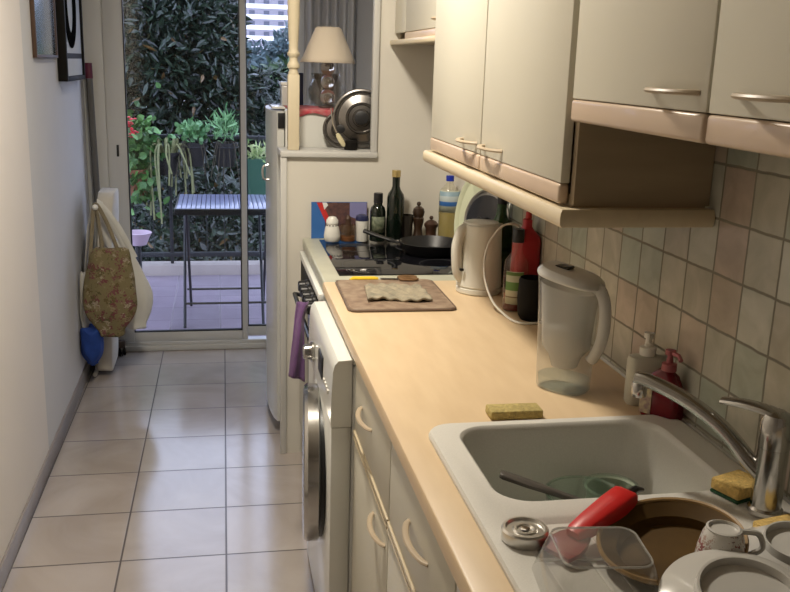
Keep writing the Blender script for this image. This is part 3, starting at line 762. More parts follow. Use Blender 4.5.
# red scoop
t = thing('red_scoop', 'bright red plastic dustpan-shaped scoop propped between sink bowl and brown dish', 'scoop', (.54, 1.19, zt))
bm = B()
def quad_ring(c, ax, wv, hv, w_, h_):
    c = Vector(c); return [c + wv * a * w_ / 2 + hv * b * h_ / 2 for a, b in ((1, .6), (.75, 1), (-.75, 1), (-1, .6), (-1, -1), (1, -1))]
a0, a1 = Vector((.475, 1.085, .926)), Vector((.578, 1.143, .950))
ax = (a1 - a0).normalized(); wv = ax.cross(Vector((0, 0, 1))).normalized(); hv = wv.cross(ax)
loft(bm, [quad_ring(a0 + ax * L0, ax, wv, hv, W0, H0) for L0, W0, H0 in ((0, .022, .012), (.01, .030, .016), (.04, .036, .020), (.09, .042, .024), (.118, .042, .024), (.126, .034, .016))])
obj('scoop_handle', bm, m_redp, t, angle=50)
bm = B(); loft(bm, [quad_ring(a0 + ax * L0 - hv * .008, ax, wv, hv, W0, .008) for L0, W0 in ((-.04, .050), (-.02, .058), (.0, .05), (.02, .03))]); obj('scoop_blade', bm, mat('dark_red_plastic', (.22, .02, .02), .45), t, angle=50)
bm = B(); tube(bm, [a1 + ax * .0, a1 + ax * .022, a1 + ax * .04 - hv * .01], [.007, .006, .003], 8); obj('tip', bm, m_black, t)
# cup upside down
m_cup = blotch_mat('floral_china', [(.62, .60, .56)] * 7 + [(.30, .12, .12), (.18, .16, .16), (.45, .35, .30)], 90, .25, 0)
t = thing('cup', 'small white floral cup upside down between the brown dish and white plates', 'cup', (.648, 1.050, zd))
bm = B(); lathe(bm, [(.033, 0), (.0335, .003), (.031, .025), (.026, .046), (.022, .054), (.020, .054), (.029, .025), (.031, .003), (.033, 0)], (.640, .985, zd + .022), 36); obj('cup_wall', bm, m_cup, t)
bm = B(); lathe(bm, [(0, .0505), (.0215, .0505), (.0225, .0555), (.0195, .0565), (.018, .0525), (0, .052)], (.640, .985, zd + .022), 32); obj('cup_base', bm, m_plate, t)
bm = B(); tube(bm, smooth_path([(.666, .985, zd + .070), (.688, .980, zd + .067), (.694, .978, zd + .047), (.674, .984, zd + .034)], 5), .004, 8); obj('handle', bm, m_plate, t)
# plates
def plate_prof(r):
    return [(0, .010), (r * .55, .010), (r * .57, 0), (r * .60, 0), (r * .62, .011), (r * .80, .016), (r * .99, .026), (r, .028), (r * .985, .030), (r * .80, .0215), (r * .62, .0165), (0, .0145)]
def plate(lab, c, r, nrm, grp):
    t = thing('plate', lab, 'plate', c, grp); M = tiltm(c, nrm)
    bm = B(); lathe(bm, plate_prof(r), (0, 0, 0), 64, M); obj('plate_body', bm, m_plate, t)
plate('white plate upside down at the bottom edge, nearest the camera', (.606, .862, zd + .062), .102, Vector((.05, .22, -1)).normalized(), 'white plates drying on the drainer')
plate('white plate upside down at the right edge below the sponge', (.775, 1.010, zd + .035), .080, Vector((.03, .10, -1)).normalized(), 'white plates drying on the drainer')
# clear plastic container, upside down
t = thing('clear_container', 'clear plastic food container upside down on the left of the drainer', 'container', (.470, .985, zd))
Mc = Matrix.Translation((.470, .985, zd + .0015)) @ Matrix.Rotation(-.12, 4, 'Z')
bm = B()
loft(bm, [rrect(0, 0, .168, .145, .026, 0, M=Mc), rrect(0, 0, .152, .130, .024, .003, M=Mc), rrect(0, 0, .118, .105, .022, .058, M=Mc), rrect(0, 0, .108, .095, .018, .063, M=Mc)], False, True)
obj('container_wall', bm, m_clear, t)
bm = B(); tube(bm, rrect(0, 0, .168, .145, .026, .001, M=Mc), .0022, 6, closed=True); tube(bm, rrect(0, 0, .113, .10, .02, .061, M=Mc), .0015, 6, closed=True); obj('rim', bm, m_clearrim, t)

# things in the bowl
zf = zt - .168
m_gl = clear_mat('clear_glass', (.88, .93, .90), 1.5, .02, body=.03, bodycol=(.6, .75, .65))
t = thing('glass_dish', 'clear glass dish standing in the sink bowl under the spatula', 'dish', (.60, 1.34, zf))
bm = B(); lathe(bm, [(0, 0), (.045, 0), (.060, .03), (.066, .110), (.068, .112), (.0665, .114), (.063, .110), (.057, .03), (.043, .004), (0, .004)], (.605, 1.345, zf + .001), 48); obj('glass_wall', bm, m_gl, t)
bm = B(); tube(bm, [(.605 + .067 * math.cos(a * PI / 24), 1.345 + .067 * math.sin(a * PI / 24), zf + .114) for a in range(48)], .0025, 8, closed=True); obj('rim', bm, m_gl, t)
t = thing('green_tub', 'pale green translucent tub in the sink bowl behind the red scoop', 'tub', (.68, 1.44, zf))
bm = B(); lathe(bm, [(0, 0), (.040, 0), (.044, .078), (.047, .080), (.046, .084), (.042, .080), (.038, .004), (0, .004)], (.690, 1.425, zf + .001), 40); obj('tub_wall', bm, mat('pale_green', (.40, .46, .36), .25, trans=.4), t)
bm = B(); tube(bm, [(.690 + .048 * math.cos(a * PI / 20), 1.425 + .048 * math.sin(a * PI / 20), zf + .085) for a in range(40)], .003, 8, closed=True); obj('rim', bm, m_gl, t)
t = thing('spatula', 'dark grey spatula leaning across the glass dish in the sink bowl', 'spatula', (.53, 1.43, zf + .11))
p0, p1 = Vector((.465, 1.385, .880)), Vector((.600, 1.335, .842))
ax = (p1 - p0).normalized(); wv = ax.cross(Vector((0, 0, 1))).normalized(); hv = wv.cross(ax)
m_spat = mat('grey_nylon', (.085, .075, .065), .5)
bm = B(); loft(bm, [[p0 + ax * l + wv * s * w_ + hv * q * .004 for s, q in ((1, -1), (1, .4), (.6, 1), (-.6, 1), (-1, .4), (-1, -1))] for l, w_ in ((0, .009), (.006, .013), (.05, .013), (.09, .009), (.16, .005))]); obj('handle', bm, m_spat, t, angle=60)
p2 = p0 + ax * .16
ax2 = (Vector((.628, 1.325, .765)) - p2).normalized()
bm = B(); loft(bm, [[p2 + ax2 * l + wv * s * w_ + hv * q * .0015 for s, q in ((1, -1), (1, 1), (-1, 1), (-1, -1))] for l, w_ in ((-.002, .004), (.02, .014), (.05, .018), (.058, .016))]); obj('blade', bm, m_spat, t, angle=60)

# ================================================================== WORKTOP THINGS
zw = ZT + .0005
# chopping board
t = thing('cutting_board', 'brown speckled rounded cutting board in front of the hob', 'cutting board', (.49, 2.57, zw))
m_board = mat('board_brown', (.36, .27, .19), .5, var=.45, scale=34, col2=(.20, .13, .09), bump=.15)
bm = B(); Mq = Matrix.Translation((.497, 2.560, 0)) @ Matrix.Rotation(-.015, 4, 'Z')
loft(bm, [rrect(0, 0, .290, .345, .02, zw, M=Mq), rrect(0, 0, .298, .353, .024, zw + .004, M=Mq), rrect(0, 0, .292, .347, .022, zw + .008, M=Mq)])
obj('board_slab', bm, m_board, t)
bm = B(); tube(bm, rrect(0, 0, .300, .355, .024, zw + .004, M=Mq), .0035, 6, closed=True); obj('rim', bm, mat('board_rim', (.16, .11, .08), .5), t)
# folded cloth
m_cloth = mat('dish_cloth', (.36, .31, .22), .95, var=.35, scale=40, bump=.6, bscale=150, col2=(.22, .20, .15))
bm = B()
def cl(u, v):
    x = .405 + .185 * u + .018 * v * (1 - u); y = 2.455 + .175 * v + .012 * math.sin(u * 6)
    z = zw + .0155 + .003 * math.sin(u * 9 + v * 3) * math.cos(v * 7 + u) + .003 * (1 - abs(2 * v - 1)) + .003 * math.sin(u * 31 + v * 17)
    return Vector((x, y, z))
grid(bm, cl, 40, 36)
o = obj('dish_cloth', bm, m_cloth, solid=.006, angle=180); tag(o, 'worn khaki dish cloth folded on the cutting board', 'cloth')
bm = B()
def cl2(u, v): return Vector((.425 + .165 * u, 2.448 + .03 * v + .006 * math.sin(u * 8), zw + .0125 + .002 * math.sin(u * 23)))
# knife and scissors
zk = zw + .0085
t = thing('paring_knife', 'small knife with a bright yellow handle at the back edge of the cutting board', 'knife', (.45, 2.73, zw))
bm = B(); tube(bm, [(.395, 2.745, ZT + .0065), (.405, 2.748, ZT + .0095), (.470, 2.746, ZT + .0095), (.484, 2.745, ZT + .0085)], [.004, .009, .009, .006], 10, flat=.75); obj('handle', bm, mat('yellow_plastic', (.80, .55, .03), .35), t)
bm = B(); loft(bm, [[(.396, 2.751, ZT + .004), (.396, 2.739, ZT + .004), (.396, 2.739, ZT + .0052), (.396, 2.751, ZT + .0052)], [(.350, 2.750, ZT + .004), (.350, 2.746, ZT + .004), (.350, 2.746, ZT + .0050), (.350, 2.750, ZT + .0050)]]); obj('blade', bm, m_steel, t)
t = thing('kitchen_scissors', 'old metal kitchen scissors with brown handles right of the yellow knife', 'scissors', (.55, 2.73, zw))
m_brhand = mat('brown_handles', (.22, .12, .05), .5, var=.3, scale=50)
for s in (-1, 1):
    bm = B(); loft(bm, [[(.49, 2.733 + s * .003, zk + .001), (.49, 2.740 + s * .003, zk + .001), (.49, 2.740 + s * .003, zk + .003), (.49, 2.733 + s * .003, zk + .003)], [(.55, 2.722 + s * .002, zk + .001), (.55, 2.732 + s * .002, zk + .001), (.55, 2.732 + s * .002, zk + .003), (.55, 2.722 + s * .002, zk + .003)]]); obj('blade', bm, m_steel, t)
    bm = B(); tube(bm, [(.575 + .028 * math.cos(a * PI / 9), 2.727 + s * .014 + .013 * math.sin(a * PI / 9), zk + .005) for a in range(18)], .004, 8, closed=True); obj('handle', bm, m_brhand, t)
# kettle
kx, ky = .767, 2.600
m_kett = mat('kettle_plastic', (.68, .67, .60), .3, coat=.2)
t = thing('electric_kettle', 'cream electric jug kettle with big side handle on the worktop beyond the vinegar bottle', 'kettle', (kx, ky, zw))
bm = B(); lathe(bm, [(0, 0), (.066, 0), (.069, .004), (.069, .016), (.066, .018), (.066, .021), (.069, .024), (.066, .06), (.063, .13), (.060, .195), (.059, .204), (.056, .207), (0, .207)], (kx, ky, zw), 40); obj('kettle_body', bm, m_kett, t)
bm = B(); lathe(bm, [(0, 0), (.052, 0), (.050, .006), (.02, .010), (0, .011)], (kx, ky, zw + .2065), 32); obj('lid', bm, m_kett, t)
bm = B(); hp = smooth_path([(kx - .040, ky - .010, zw + .192), (kx - .064, ky - .016, zw + .188), (kx - .078, ky - .020, zw + .150), (kx - .078, ky - .020, zw + .105), (kx - .072, ky - .018, zw + .065), (kx - .058, ky - .014, zw + .045)], 5)
tube(bm, hp, [.014] * 6 + [.0135] * (len(hp) - 6), 12, flat=1.25); obj('handle', bm, m_kett, t)
bm = B(); loft(bm, [[(kx + .045, ky - .012, zw + .17), (kx + .050, ky + .018, zw + .17), (kx + .040, ky + .02, zw + .205), (kx + .040, ky - .02, zw + .205)], [(kx + .066, ky + .001, zw + .198), (kx + .066, ky + .004, zw + .198), (kx + .064, ky + .006, zw + .207), (kx + .064, ky - .003, zw + .207)]]); obj('spout', bm, m_kett, t)
bm = B(); bx(bm, kx - .072, ky - .044, zw + .072, kx - .060, ky - .034, zw + .080, .002); obj('switch', bm, m_black, t)
bm = B(); tube(bm, smooth_path([(.868, 2.53, zw + .20), (.835, 2.50, zw + .222), (.792, 2.49, zw + .215), (.748, 2.47, zw + .160), (.732, 2.43, zw + .09), (.742, 2.38, zw + .030), (.760, 2.325, zw + .005), (.768, 2.250, zw + .0035), (.800, 2.225, zw + .0035), (.872, 2.245, zw + .0035)], 8), .0032, 8)
o = obj('power_cord', bm, m_wplast); tag(o, 'thin white power cord looping down in front of the kettle', 'cord')
# round tray and metal dish leaning behind the kettle
t = thing('oval_tray', 'large pale green oval tray leaning against the wall behind the kettle', 'tray', (.84, 2.93, ZT + .005))
Mt = Matrix.Translation((.806, 2.93, ZT + .004 + .158)) @ Matrix.Rotation(-PI / 2 + .16, 4, 'Y') @ Matrix.Rotation(0, 4, 'X')
def upm(c, n):
    n = Vector(n).normalized(); u = (Vector((0, 0, 1)) - n * n.z).normalized(); v = n.cross(u)
    return Matrix(((u.x, v.x, n.x, c[0]), (u.y, v.y, n.y, c[1]), (u.z, v.z, n.z, c[2]), (0, 0, 0, 1)))
Mt = upm((.845, 2.93, ZT + .163), (-1, -.55, .12))
bm = B(); lathe(bm, [(0, 0), (.135, 0), (.148, .008), (.156, .009), (.157, .006), (.150, .003), (.137, -.005), (0, -.005)], (0, 0, 0), 56, Mt, sx=1.03, sy=.62); obj('tray_disc', bm, mat('pale_green_tray', (.50, .53, .38), .35), t)
t = thing('pan_lid', 'steel pan lid standing upright between the pale green tray and the wine bottle', 'lid', (.84, 2.72, zw))
Mt = upm((.840, 2.775, zw + .178), (-1, -.55, .12))
bm = B(); lathe(bm, [(.102, .002), (.108, .004), (.1095, 0), (.108, -.004), (.100, -.003), (.095, .004), (.06, .013), (0, .017), (0, .020), (.06, .016), (.097, .007)], (0, 0, 0), 56, Mt); obj('lid_rim', bm, m_steel, t)
bm = B(); lathe(bm, [(0, .0205), (.055, .0175), (.088, .0115), (.088, .0125), (.055, .0195), (0, .0225)], (0, 0, 0), 48, Mt); obj('lid_glass', bm, m_glassblk, t)
bm = B(); lathe(bm, [(.0, .02), (.010, .021), (.010, .034), (.019, .038), (.019, .046), (0, .049)], (0, 0, 0), 24, Mt); obj('knob', bm, m_black, t)
bm = B(); bx(bm, .80, 2.75, zw, .872, 2.812, zw + .058, .006); o = obj('wooden_rest', bm, m_hand); tag(o, 'small wooden block under the steel pan lid behind the kettle', 'block')
def bottle(name, lab, cat, x, y, z, prof, m, cap=None, capm=None, n=32, lbl=None, fill=None):
    t = thing(name, lab, cat, (x, y, z))
    bm = B(); lathe(bm, prof, (x, y, z), n); obj('bottle_body', bm, m, t)
    if fill: bm = B(); lathe(bm, fill[0], (x, y, z), n); obj('contents', bm, fill[1], t)
    if cap: bm = B(); lathe(bm, cap, (x, y, z), n); obj('cap', bm, capm, t)
    if lbl:
        r, z0, z1, a0, a1, lm = lbl; bm = B()
        grid(bm, lambda u, v: Vector((x + r * math.cos(a0 + (a1 - a0) * u), y + r * math.sin(a0 + (a1 - a0) * u), z + z0 + (z1 - z0) * v)), 14, 2)
        obj('label', bm, lm, t, solid=.0004)
    return t
m_dkgreen = mat('dark_green_glass', (.003, .007, .004), .06, coat=.4); m_winegreen = mat('green_glass', (.02, .06, .015), .08, trans=.35)
m_gold = mat('gold_cap', (.55, .42, .18), .3, .7)
bottle('wine_bottle', 'green wine bottle behind the kettle and the vinegar bottle', 'bottle', .850, 2.675, zw,
       [(0, 0), (.034, 0), (.0365, .004), (.0365, .17), (.034, .19), (.018, .215), (.0145, .235), (.0145, .30), (0, .30)], m_winegreen, [(0, .301), (.0155, .301), (.0155, .255), (.0150, .255)][::-1], m_black)
m_vin = clear_mat('vinegar_glass', (.90, .88, .84), 1.5, .04, body=.06, bodycol=(.6, .5, .4)); m_vinl = mat('vinegar', (.14, .012, .008), .2)
m_vlab = stripe_mat('vinegar_label', [(0, (.50, .50, .34)), (.12, (.14, .22, .06)), (.22, (.52, .50, .36)), (.44, (.20, .14, .08)), (.48, (.55, .52, .38)), (.66, (.12, .24, .06)), (.92, (.52, .50, .36))], 2, .092, .6)
t = bottle('vinegar_bottle', 'clear bottle of red vinegar with a cream and green label next to the black mug', 'bottle', .810, 2.385, zw,
       [(0, 0), (.032, 0), (.0345, .005), (.0345, .120), (.032, .140), (.018, .160), (.0145, .175), (.0145, .196), (0, .196)], m_vin, [(.0150, .192), (.0165, .192), (.0165, .226), (.015, .229), (0, .229)], m_black,
       fill=([(0, .003), (.0325, .003), (.0325, .050), (0, .050)], m_vinl), lbl=(.0349, .022, .114, -2.75, -1.25, m_vlab))
t = thing('red_squeeze_bottle', 'red plastic bottle standing against the tiles behind the vinegar bottle', 'bottle', (.853, 2.46, zw))
bm = B(); loft(bm, [rrect(.848, 2.425, .066, .085, .02, zw + h) if s is None else rrect(.848, 2.425, .066 * s, .085 * s, .02 * s, zw + h) for h, s in ((0, .9), (.006, None), (.19, None), (.205, .9), (.218, .55), (.228, .36), (.232, .34), (.248, .34), (.251, .2))])
obj('bottle_body', bm, mat('red_bottle', (.36, .012, .02), .4), t)
bm = B(); lathe(bm, [(0, 0), (.010, 0), (.008, .018), (0, .02)], (.850, 2.425, zw + .2515), 16); obj('cap', bm, mat('red_cap', (.40, .02, .02), .4), t)
t = thing('black_mug', 'black rounded mug on the worktop next to the water filter jug', 'mug', (.852, 2.262, zw))
bm = B(); lathe(bm, [(0, 0), (.030, 0), (.038, .014), (.0415, .060), (.039, .108), (.036, .115), (.036, .11), (.039, .055), (.034, .016), (0, .01)], (.826, 2.282, zw), 36, None); obj('mug_body', bm, m_blackm, t)
bm = B(); tube(bm, smooth_path([(.826 + .039, 2.282 - .012, zw + .080), (.826 + .052, 2.282 - .022, zw + .070), (.826 + .052, 2.282 - .022, zw + .040), (.826 + .039, 2.282 - .012, zw + .026)], 5), .0045, 8); obj('handle', bm, m_blackm, t)

# water filter jug
jx, jy = .712, 1.745
m_jug = clear_mat('jug_plastic', (.93, .94, .94), 1.45, .12, body=.13, bodycol=(.62, .62, .60))
m_funnel = clear_mat('jug_funnel', (.94, .94, .94), 1.4, .25, body=.50, bodycol=(.70, .69, .66))
m_jlid = mat('jug_lid', (.62, .62, .60), .22)
t = thing('water_filter_jug', 'translucent water filter jug with grey-white lid and handle behind the sink', 'jug', (jx, jy, zw))
MJ = Matrix.Translation((jx, jy, zw)) @ Matrix.Rotation(-.90, 4, 'Z')
def jr(w_, h_, z, cx=0): 
    out = []
    for i in range(40):
        a = 2 * PI * i / 40; c, s = math.cos(a), math.sin(a); e_ = .72
        xx = cx + w_ / 2 * math.copysign(abs(c) ** e_, c); sl = max(0, (z - .15) / .09) * .15
        out.append(MJ @ Vector((xx, h_ / 2 * math.copysign(abs(s) ** e_, s), z - sl * xx)))
    return out
bm = B(); loft(bm, [jr(.104, .074, 0), jr(.112, .082, .006), jr(.115, .085, .05), jr(.121, .089, .12), jr(.128, .094, .20), jr(.134, .098, .235)], True, False); obj('jug_wall', bm, m_jug, t)
bm = B(); loft(bm, [jr(.050, .050, .050), jr(.064, .060, .072), jr(.100, .074, .092), jr(.106, .080, .14), jr(.120, .088, .222)], True, False); obj('filter_funnel', bm, m_funnel, t)
bm = B(); lathe(bm, [(0, 0), (.026, 0), (.028, .004), (.028, .055), (0, .058)], (0, 0, 0), 28, MJ @ Matrix.Translation((-.012, 0, .078))); obj('filter_cartridge', bm, m_wplast, t)
bm = B(); loft(bm, [jr(.103, .073, .0035), jr(.108, .079, .028), jr(.108, .079, .0285)], True, True); obj('water', bm, clear_mat('water', (.86, .92, .94), 1.33, 0.02), t)
bm = B(); loft(bm, [jr(.137, .101, .236), jr(.140, .104, .240), jr(.137, .101, .246), jr(.122, .086, .254), jr(.080, .050, .2565)], True, True); lid = obj('lid', bm, m_jlid, t)
bm = B(); bx(bm, -.034, -.013, .258, .000, .013, .2635, .002, 1, MJ); obj('indicator', bm, m_black, t).parent = lid
bm = B(); hp = smooth_path([MJ @ Vector(p) for p in ((.058, 0, .230), (.070, 0, .224), (.082, 0, .198), (.085, 0, .155), (.079, 0, .115), (.067, 0, .085), (.059, 0, .075))], 6)
tube(bm, hp, [.010] * 8 + [.0095] * (len(hp) - 8), 12, flat=1.35, up=(.9, -.4, .1)); obj('handle', bm, m_jlid, t)

# ================================================================== ON THE HOB AND BEHIND
zh = ZT + .0045
yb = 3.375
m_pan = mat('non_stick', (.010, .010, .011), .4, bump=.05)
t = thing('frying_pan', 'black non-stick frying pan with its handle to the left on the hob', 'frying pan', (.735, 3.16, zh))
bm = B(); lathe(bm, [(0, 0), (.085, 0), (.092, .004), (.114, .040), (.117, .043), (.114, .044), (.089, .007), (.083, .005), (0, .005)], (.745, 3.15, zh + .0005), 56); obj('pan_body', bm, m_pan, t)
bm = B(); tube(bm, smooth_path([(.638, 3.185, zh + .034), (.60, 3.20, zh + .042), (.56, 3.222, zh + .052), (.515, 3.245, zh + .066)], 5), [.007] * 4 + [.010] * 6 + [.011] * 6, 10, flat=.7); obj('handle', bm, m_black, t)
bm = B(); bx(bm, -.012, -.006, 0, .006, .006, .018, .002, 1, Matrix.Translation((.637, 3.187, zh + .024)) @ Matrix.Rotation(-.45, 4, 'Z')); obj('handle_bracket', bm, m_steel, t)

# picture postcard leaning on the partition
t = thing('picture_card', 'blue picture card with red stripe leaning on the partition wall behind the salt shaker', 'picture', (.455, 3.472, ZT + .0005))
bm = B(); M_ = Matrix.Translation((.455, 3.470, ZT + .0005)) @ Matrix.Rotation(-.06, 4, 'X')
bx(bm, -.108, 0, 0, .108, .0015, .140, 0, 1, M_); obj('card', bm, mat('card_blue', (.035, .13, .38), .4), t)
def patch(name, pts, m, dy):
    bm = B(); loft(bm, [[M_ @ Vector((x, -dy, z)) for x, z in pts], [M_ @ Vector((x, -dy + .0004, z)) for x, z in pts]]); obj(name, bm, m, t)
patch('dark_print', [(-.055, .04), (.108, .0), (.108, .138), (-.055, .138)], mat('card_dark', (.05, .03, .04), .4, var=.6, scale=60, col2=(.14, .07, .06)), .0005)
patch('pale_print', [(.04, .085), (.106, .06), (.106, .138), (.04, .138)], mat('card_lilac', (.22, .22, .42), .4), .0010)
patch('red_stripe', [(-.088, .138), (-.066, .138), (-.042, .085), (-.052, .060)], mat('card_red', (.50, .03, .03), .4), .0015)
patch('white_stripe', [(-.066, .138), (-.050, .138), (-.044, .128), (-.058, .110)], mat('card_white', (.7, .7, .7), .4), .0020)

t = thing('salt_shaker', 'white rounded ceramic shaker with a dark dotted band, leftmost behind the hob', 'shaker', (.415, 3.40, ZT))
bm = B(); lathe(bm, [(0, 0), (.026, 0), (.030, .006), (.0315, .022), (.026, .052), (.0215, .064), (.0215, .066), (.0235, .068), (.0225, .080), (.014, .092), (0, .095)], (.418, 3.395, zh), 32); obj('shaker_body', bm, mat('white_ceramic', (.72, .71, .66), .25, coat=.3), t)
bm = B()
for k in range(12):
    a = k * PI / 6; bx(bm, -.0030, -.0008, -.002, .0030, .0008, .002, 0, 1, Matrix.Translation((.418 + .0232 * math.cos(a), 3.395 + .0232 * math.sin(a), zh + .0615)) @ Matrix.Rotation(a + PI / 2, 4, 'Z'))
obj('dotted_band', bm, m_black, t)
t = thing('spice_jar', 'glass jar with amber bottom and cork top between the two white shakers', 'jar', (.478, 3.38, ZT))
bm = B(); lathe(bm, [(0, 0), (.028, 0), (.030, .004), (.030, .060), (.029, .062), (.028, .060), (.028, .004), (0, .003)], (.478, 3.395, zh), 32); obj('jar_wall', bm, clear_mat('jar_glass', (.80, .74, .66), 1.5, .03, body=.12, bodycol=(.3, .2, .12)), t)
bm = B(); lathe(bm, [(0, .0035), (.0275, .0035), (.0275, .018), (0, .018)], (.478, 3.395, zh), 28); obj('contents', bm, mat('amber', (.38, .16, .05), .5), t)
bm = B(); lathe(bm, [(0, .022), (.012, .022), (.016, .05), (.010, .075), (.012, .085), (.006, .098), (0, .10)], (.478, 3.395, zh), 20); obj('shaker_insert', bm, mat('brown_wood', (.07, .035, .02), .5, var=.3, scale=60), t)
t = thing('sugar_shaker', 'white cylindrical shaker with a dark blue top beside the small green bottle', 'shaker', (.528, 3.38, ZT))
bm = B(); lathe(bm, [(0, 0), (.021, 0), (.0225, .004), (.0245, .078), (0, .078)], (.531, 3.395, zh), 28); obj('shaker_body', bm, mat('white_ceramic', (.72, .71, .66), .25), t)
bm = B(); lathe(bm, [(.0248, .0785), (.0252, .083), (.022, .096), (.012, .102), (0, .103)], (.531, 3.395, zh), 28); obj('cap', bm, mat('navy', (.02, .025, .08), .35), t)
m_lab = mat('bottle_label', (.20, .22, .15), .6, var=.5, scale=80, col2=(.05, .07, .04))
bottle('olive_oil_bottle', 'small dark green glass bottle left of the tall bottle with the gold cap', 'bottle', .592, 3.400, zh,
       [(0, 0), (.027, 0), (.030, .004), (.030, .110), (.026, .128), (.0165, .138), (.0165, .145), (0, .145)], m_dkgreen, [(.0170, .1455), (.0175, .1455), (.0175, .180), (.016, .182), (0, .182)], m_black,
       lbl=(.0304, .035, .095, -2.6, -.7, m_lab))
bottle('tall_bottle', 'tall dark bottle with a gold cap, tallest behind the hob', 'bottle', .656, 3.385, zh,
       [(0, 0), (.030, 0), (.033, .005), (.033, .165), (.030, .180), (.018, .198), (.0145, .21), (.0145, .245), (0, .245)], m_dkgreen, [(.0150, .2455), (.0165, .2455), (.0165, .268), (.015, .270), (0, .270)], m_gold)
bottle('dark_tumbler', 'dark drinking glass between the tall bottle and the pepper mill', 'glass', .704, 3.405, zh,
       [(0, 0), (.022, 0), (.027, .098), (.0255, .098), (.021, .004), (0, .004)], mat('smoke_glass', (.03, .025, .02), .1))
m_mill = mat('mill_wood', (.035, .018, .010), .3, coat=.4)
t = bottle('pepper_mill', 'dark wooden pepper mill with turned knob behind the frying pan', 'pepper mill', .752, 3.410, zh,
       [(0, 0), (.024, 0), (.025, .008), (.018, .022), (.015, .045), (.020, .068), (.0215, .085), (.018, .089), (.021, .096), (.0235, .108), (.020, .122), (.010, .130), (0, .131)], m_mill, [(.004, .1315), (.0075, .135), (.0085, .141), (.006, .147), (0, .149)], m_mill)
m_mill2 = mat('mill_brown', (.05, .022, .012), .4, coat=.3)
t = bottle('wooden_salt_pot', 'short brown wooden pot with domed lid and knob beside the pepper mill', 'pot', .802, 3.405, zh,
       [(0, 0), (.024, 0), (.026, .006), (.020, .022), (.022, .048), (.0275, .056), (.0275, .064), (.018, .074), (.007, .079), (0, .080)], m_mill2, [(.004, .0805), (.0075, .084), (.008, .089), (.004, .094), (0, .094)], m_mill2)
m_oil = clear_mat('oil_plastic', (.95, .94, .88), 1.4, .08, body=.10, bodycol=(.8, .8, .7)); m_oill = mat('sunflower_oil', (.42, .32, .03), .15, trans=.45)
m_oillab = stripe_mat('oil_label', [(0, (.40, .46, .46)), (.25, (.22, .32, .38)), (.45, (.42, .45, .36)), (.80, (.03, .13, .40))], 2, .082, .5)
t = bottle('cooking_oil_bottle', 'clear plastic bottle of yellow cooking oil with a blue cap by the right wall', 'bottle', .850, 3.33, zh,
       [(0, 0), (.036, 0), (.039, .006), (.0375, .03), (.039, .06), (.0375, .09), (.039, .12), (.039, .185), (.034, .205), (.015, .225), (.0125, .230), (.0125, .250), (0, .250)], m_oil,
       [(.0135, .238), (.0150, .238), (.0150, .258), (0, .259)], mat('blue_cap', (.01, .03, .35), .35), fill=([(0, .002), (.035, .002), (.0372, .008), (.0362, .03), (.0372, .06), (.0362, .09), (.0372, .125), (0, .125)], m_oill),
       lbl=(.0394, .125, .205, -3.0, -.2, m_oillab))

# ================================================================== HATCH, FRIDGE AND WHAT STANDS THERE
m_post = mat('cream_wood', (.64, .56, .40), .5, var=.06, scale=5, stretch=(8, 8, 1))
t = thing('turned_post', 'cream turned wooden post standing on the left end of the hatch ledge', 'post', (.283, 3.55, 1.2255))
px_, py_ = .283, 3.55
bm = B(); bx(bm, px_ - .0215, py_ - .0215, 1.2255, px_ + .0215, py_ + .0215, 1.505, .003)
lathe(bm, [(.0195, 1.505), (.0195, 1.512), (.016, 1.518), (.016, 1.524), (.0225, 1.530), (.0235, 1.540), (.019, 1.548), (.0155, 1.556), (.0155, 1.566), (.023, 1.576), (.0235, 1.582), (.019, 1.588),
           (.017, 1.600), (.019, 1.64), (.0225, 1.72), (.0235, 1.80), (.020, 1.95), (.016, 2.15), (.022, 2.17), (.022, 2.2), (.0, 2.2)], (px_, py_, 0), 28)
bx(bm, px_ - .0215, py_ - .0215, 2.2, px_ + .0215, py_ + .0215, 2.5, .003)
obj('post_shaft', bm, m_post, t)

t = thing('fridge', 'white fridge with rounded bulging door behind the partition wall', 'fridge', (.50, 3.98, 0))
m_fr = mat('fridge_white', (.62, .62, .58), .35, coat=.2)
fy0, fy1, fz = 3.70, 4.26, 1.366
bm = B(); bx(bm, .262, fy0, .03, .80, fy1, fz, .008); obj('fridge_body', bm, m_fr, t)
bm = B(); rs = []
prf = []
for i in range(15):
    a = i / 14; prf.append((.232 - .030 * math.sin(PI * a) ** .6, fy0 - .002 + (fy1 - fy0 + .004) * a))
loft(bm, [[Vector((x, y, z)) for x, y in prf] + [Vector((.259, fy1, z)), Vector((.259, fy0, z))] for z in (.06, fz - .006)]); obj('door', bm, m_fr, t)
bm = B(); bx(bm, .234, fy0 - .008, 1.295, .262, fy0 - .0025, 1.355, .002); obj('hinge', bm, m_black, t)
bm = B(); tube(bm, smooth_path([(.205, 3.80, 1.08), (.182, 3.80, 1.085), (.180, 3.80, 1.13), (.203, 3.80, 1.14)], 4), .005, 8); obj('handle', bm, m_chrome, t)
for (a, b) in ((.29, 3.74), (.29, 4.22), (.76, 3.74), (.76, 4.22)):
    bm = B(); lathe(bm, [(0, 0), (.02, 0), (.02, .031), (0, .031)], (a, b, 0), 12); obj('foot', bm, m_black, t)
zf2 = fz + .0005
bm = B(); grid(bm, lambda u, v: Vector((.275 + .28 * u, 3.705 + .30 * v, zf2 + .0035 + .002 * math.sin(u * 14) * math.cos(v * 9) + (.004 * math.sin(u * 22)) ** 2)), 24, 10)
def rc2(u, v): return Vector((.272 + .29 * u, 3.692 - .004 * math.sin(u * 20), zf2 + .004 - (.022 + .008 * math.sin(u * 13)) * v))
grid(bm, rc2, 24, 3); bmesh.ops.remove_doubles(bm, verts=bm.verts[:], dist=.002)
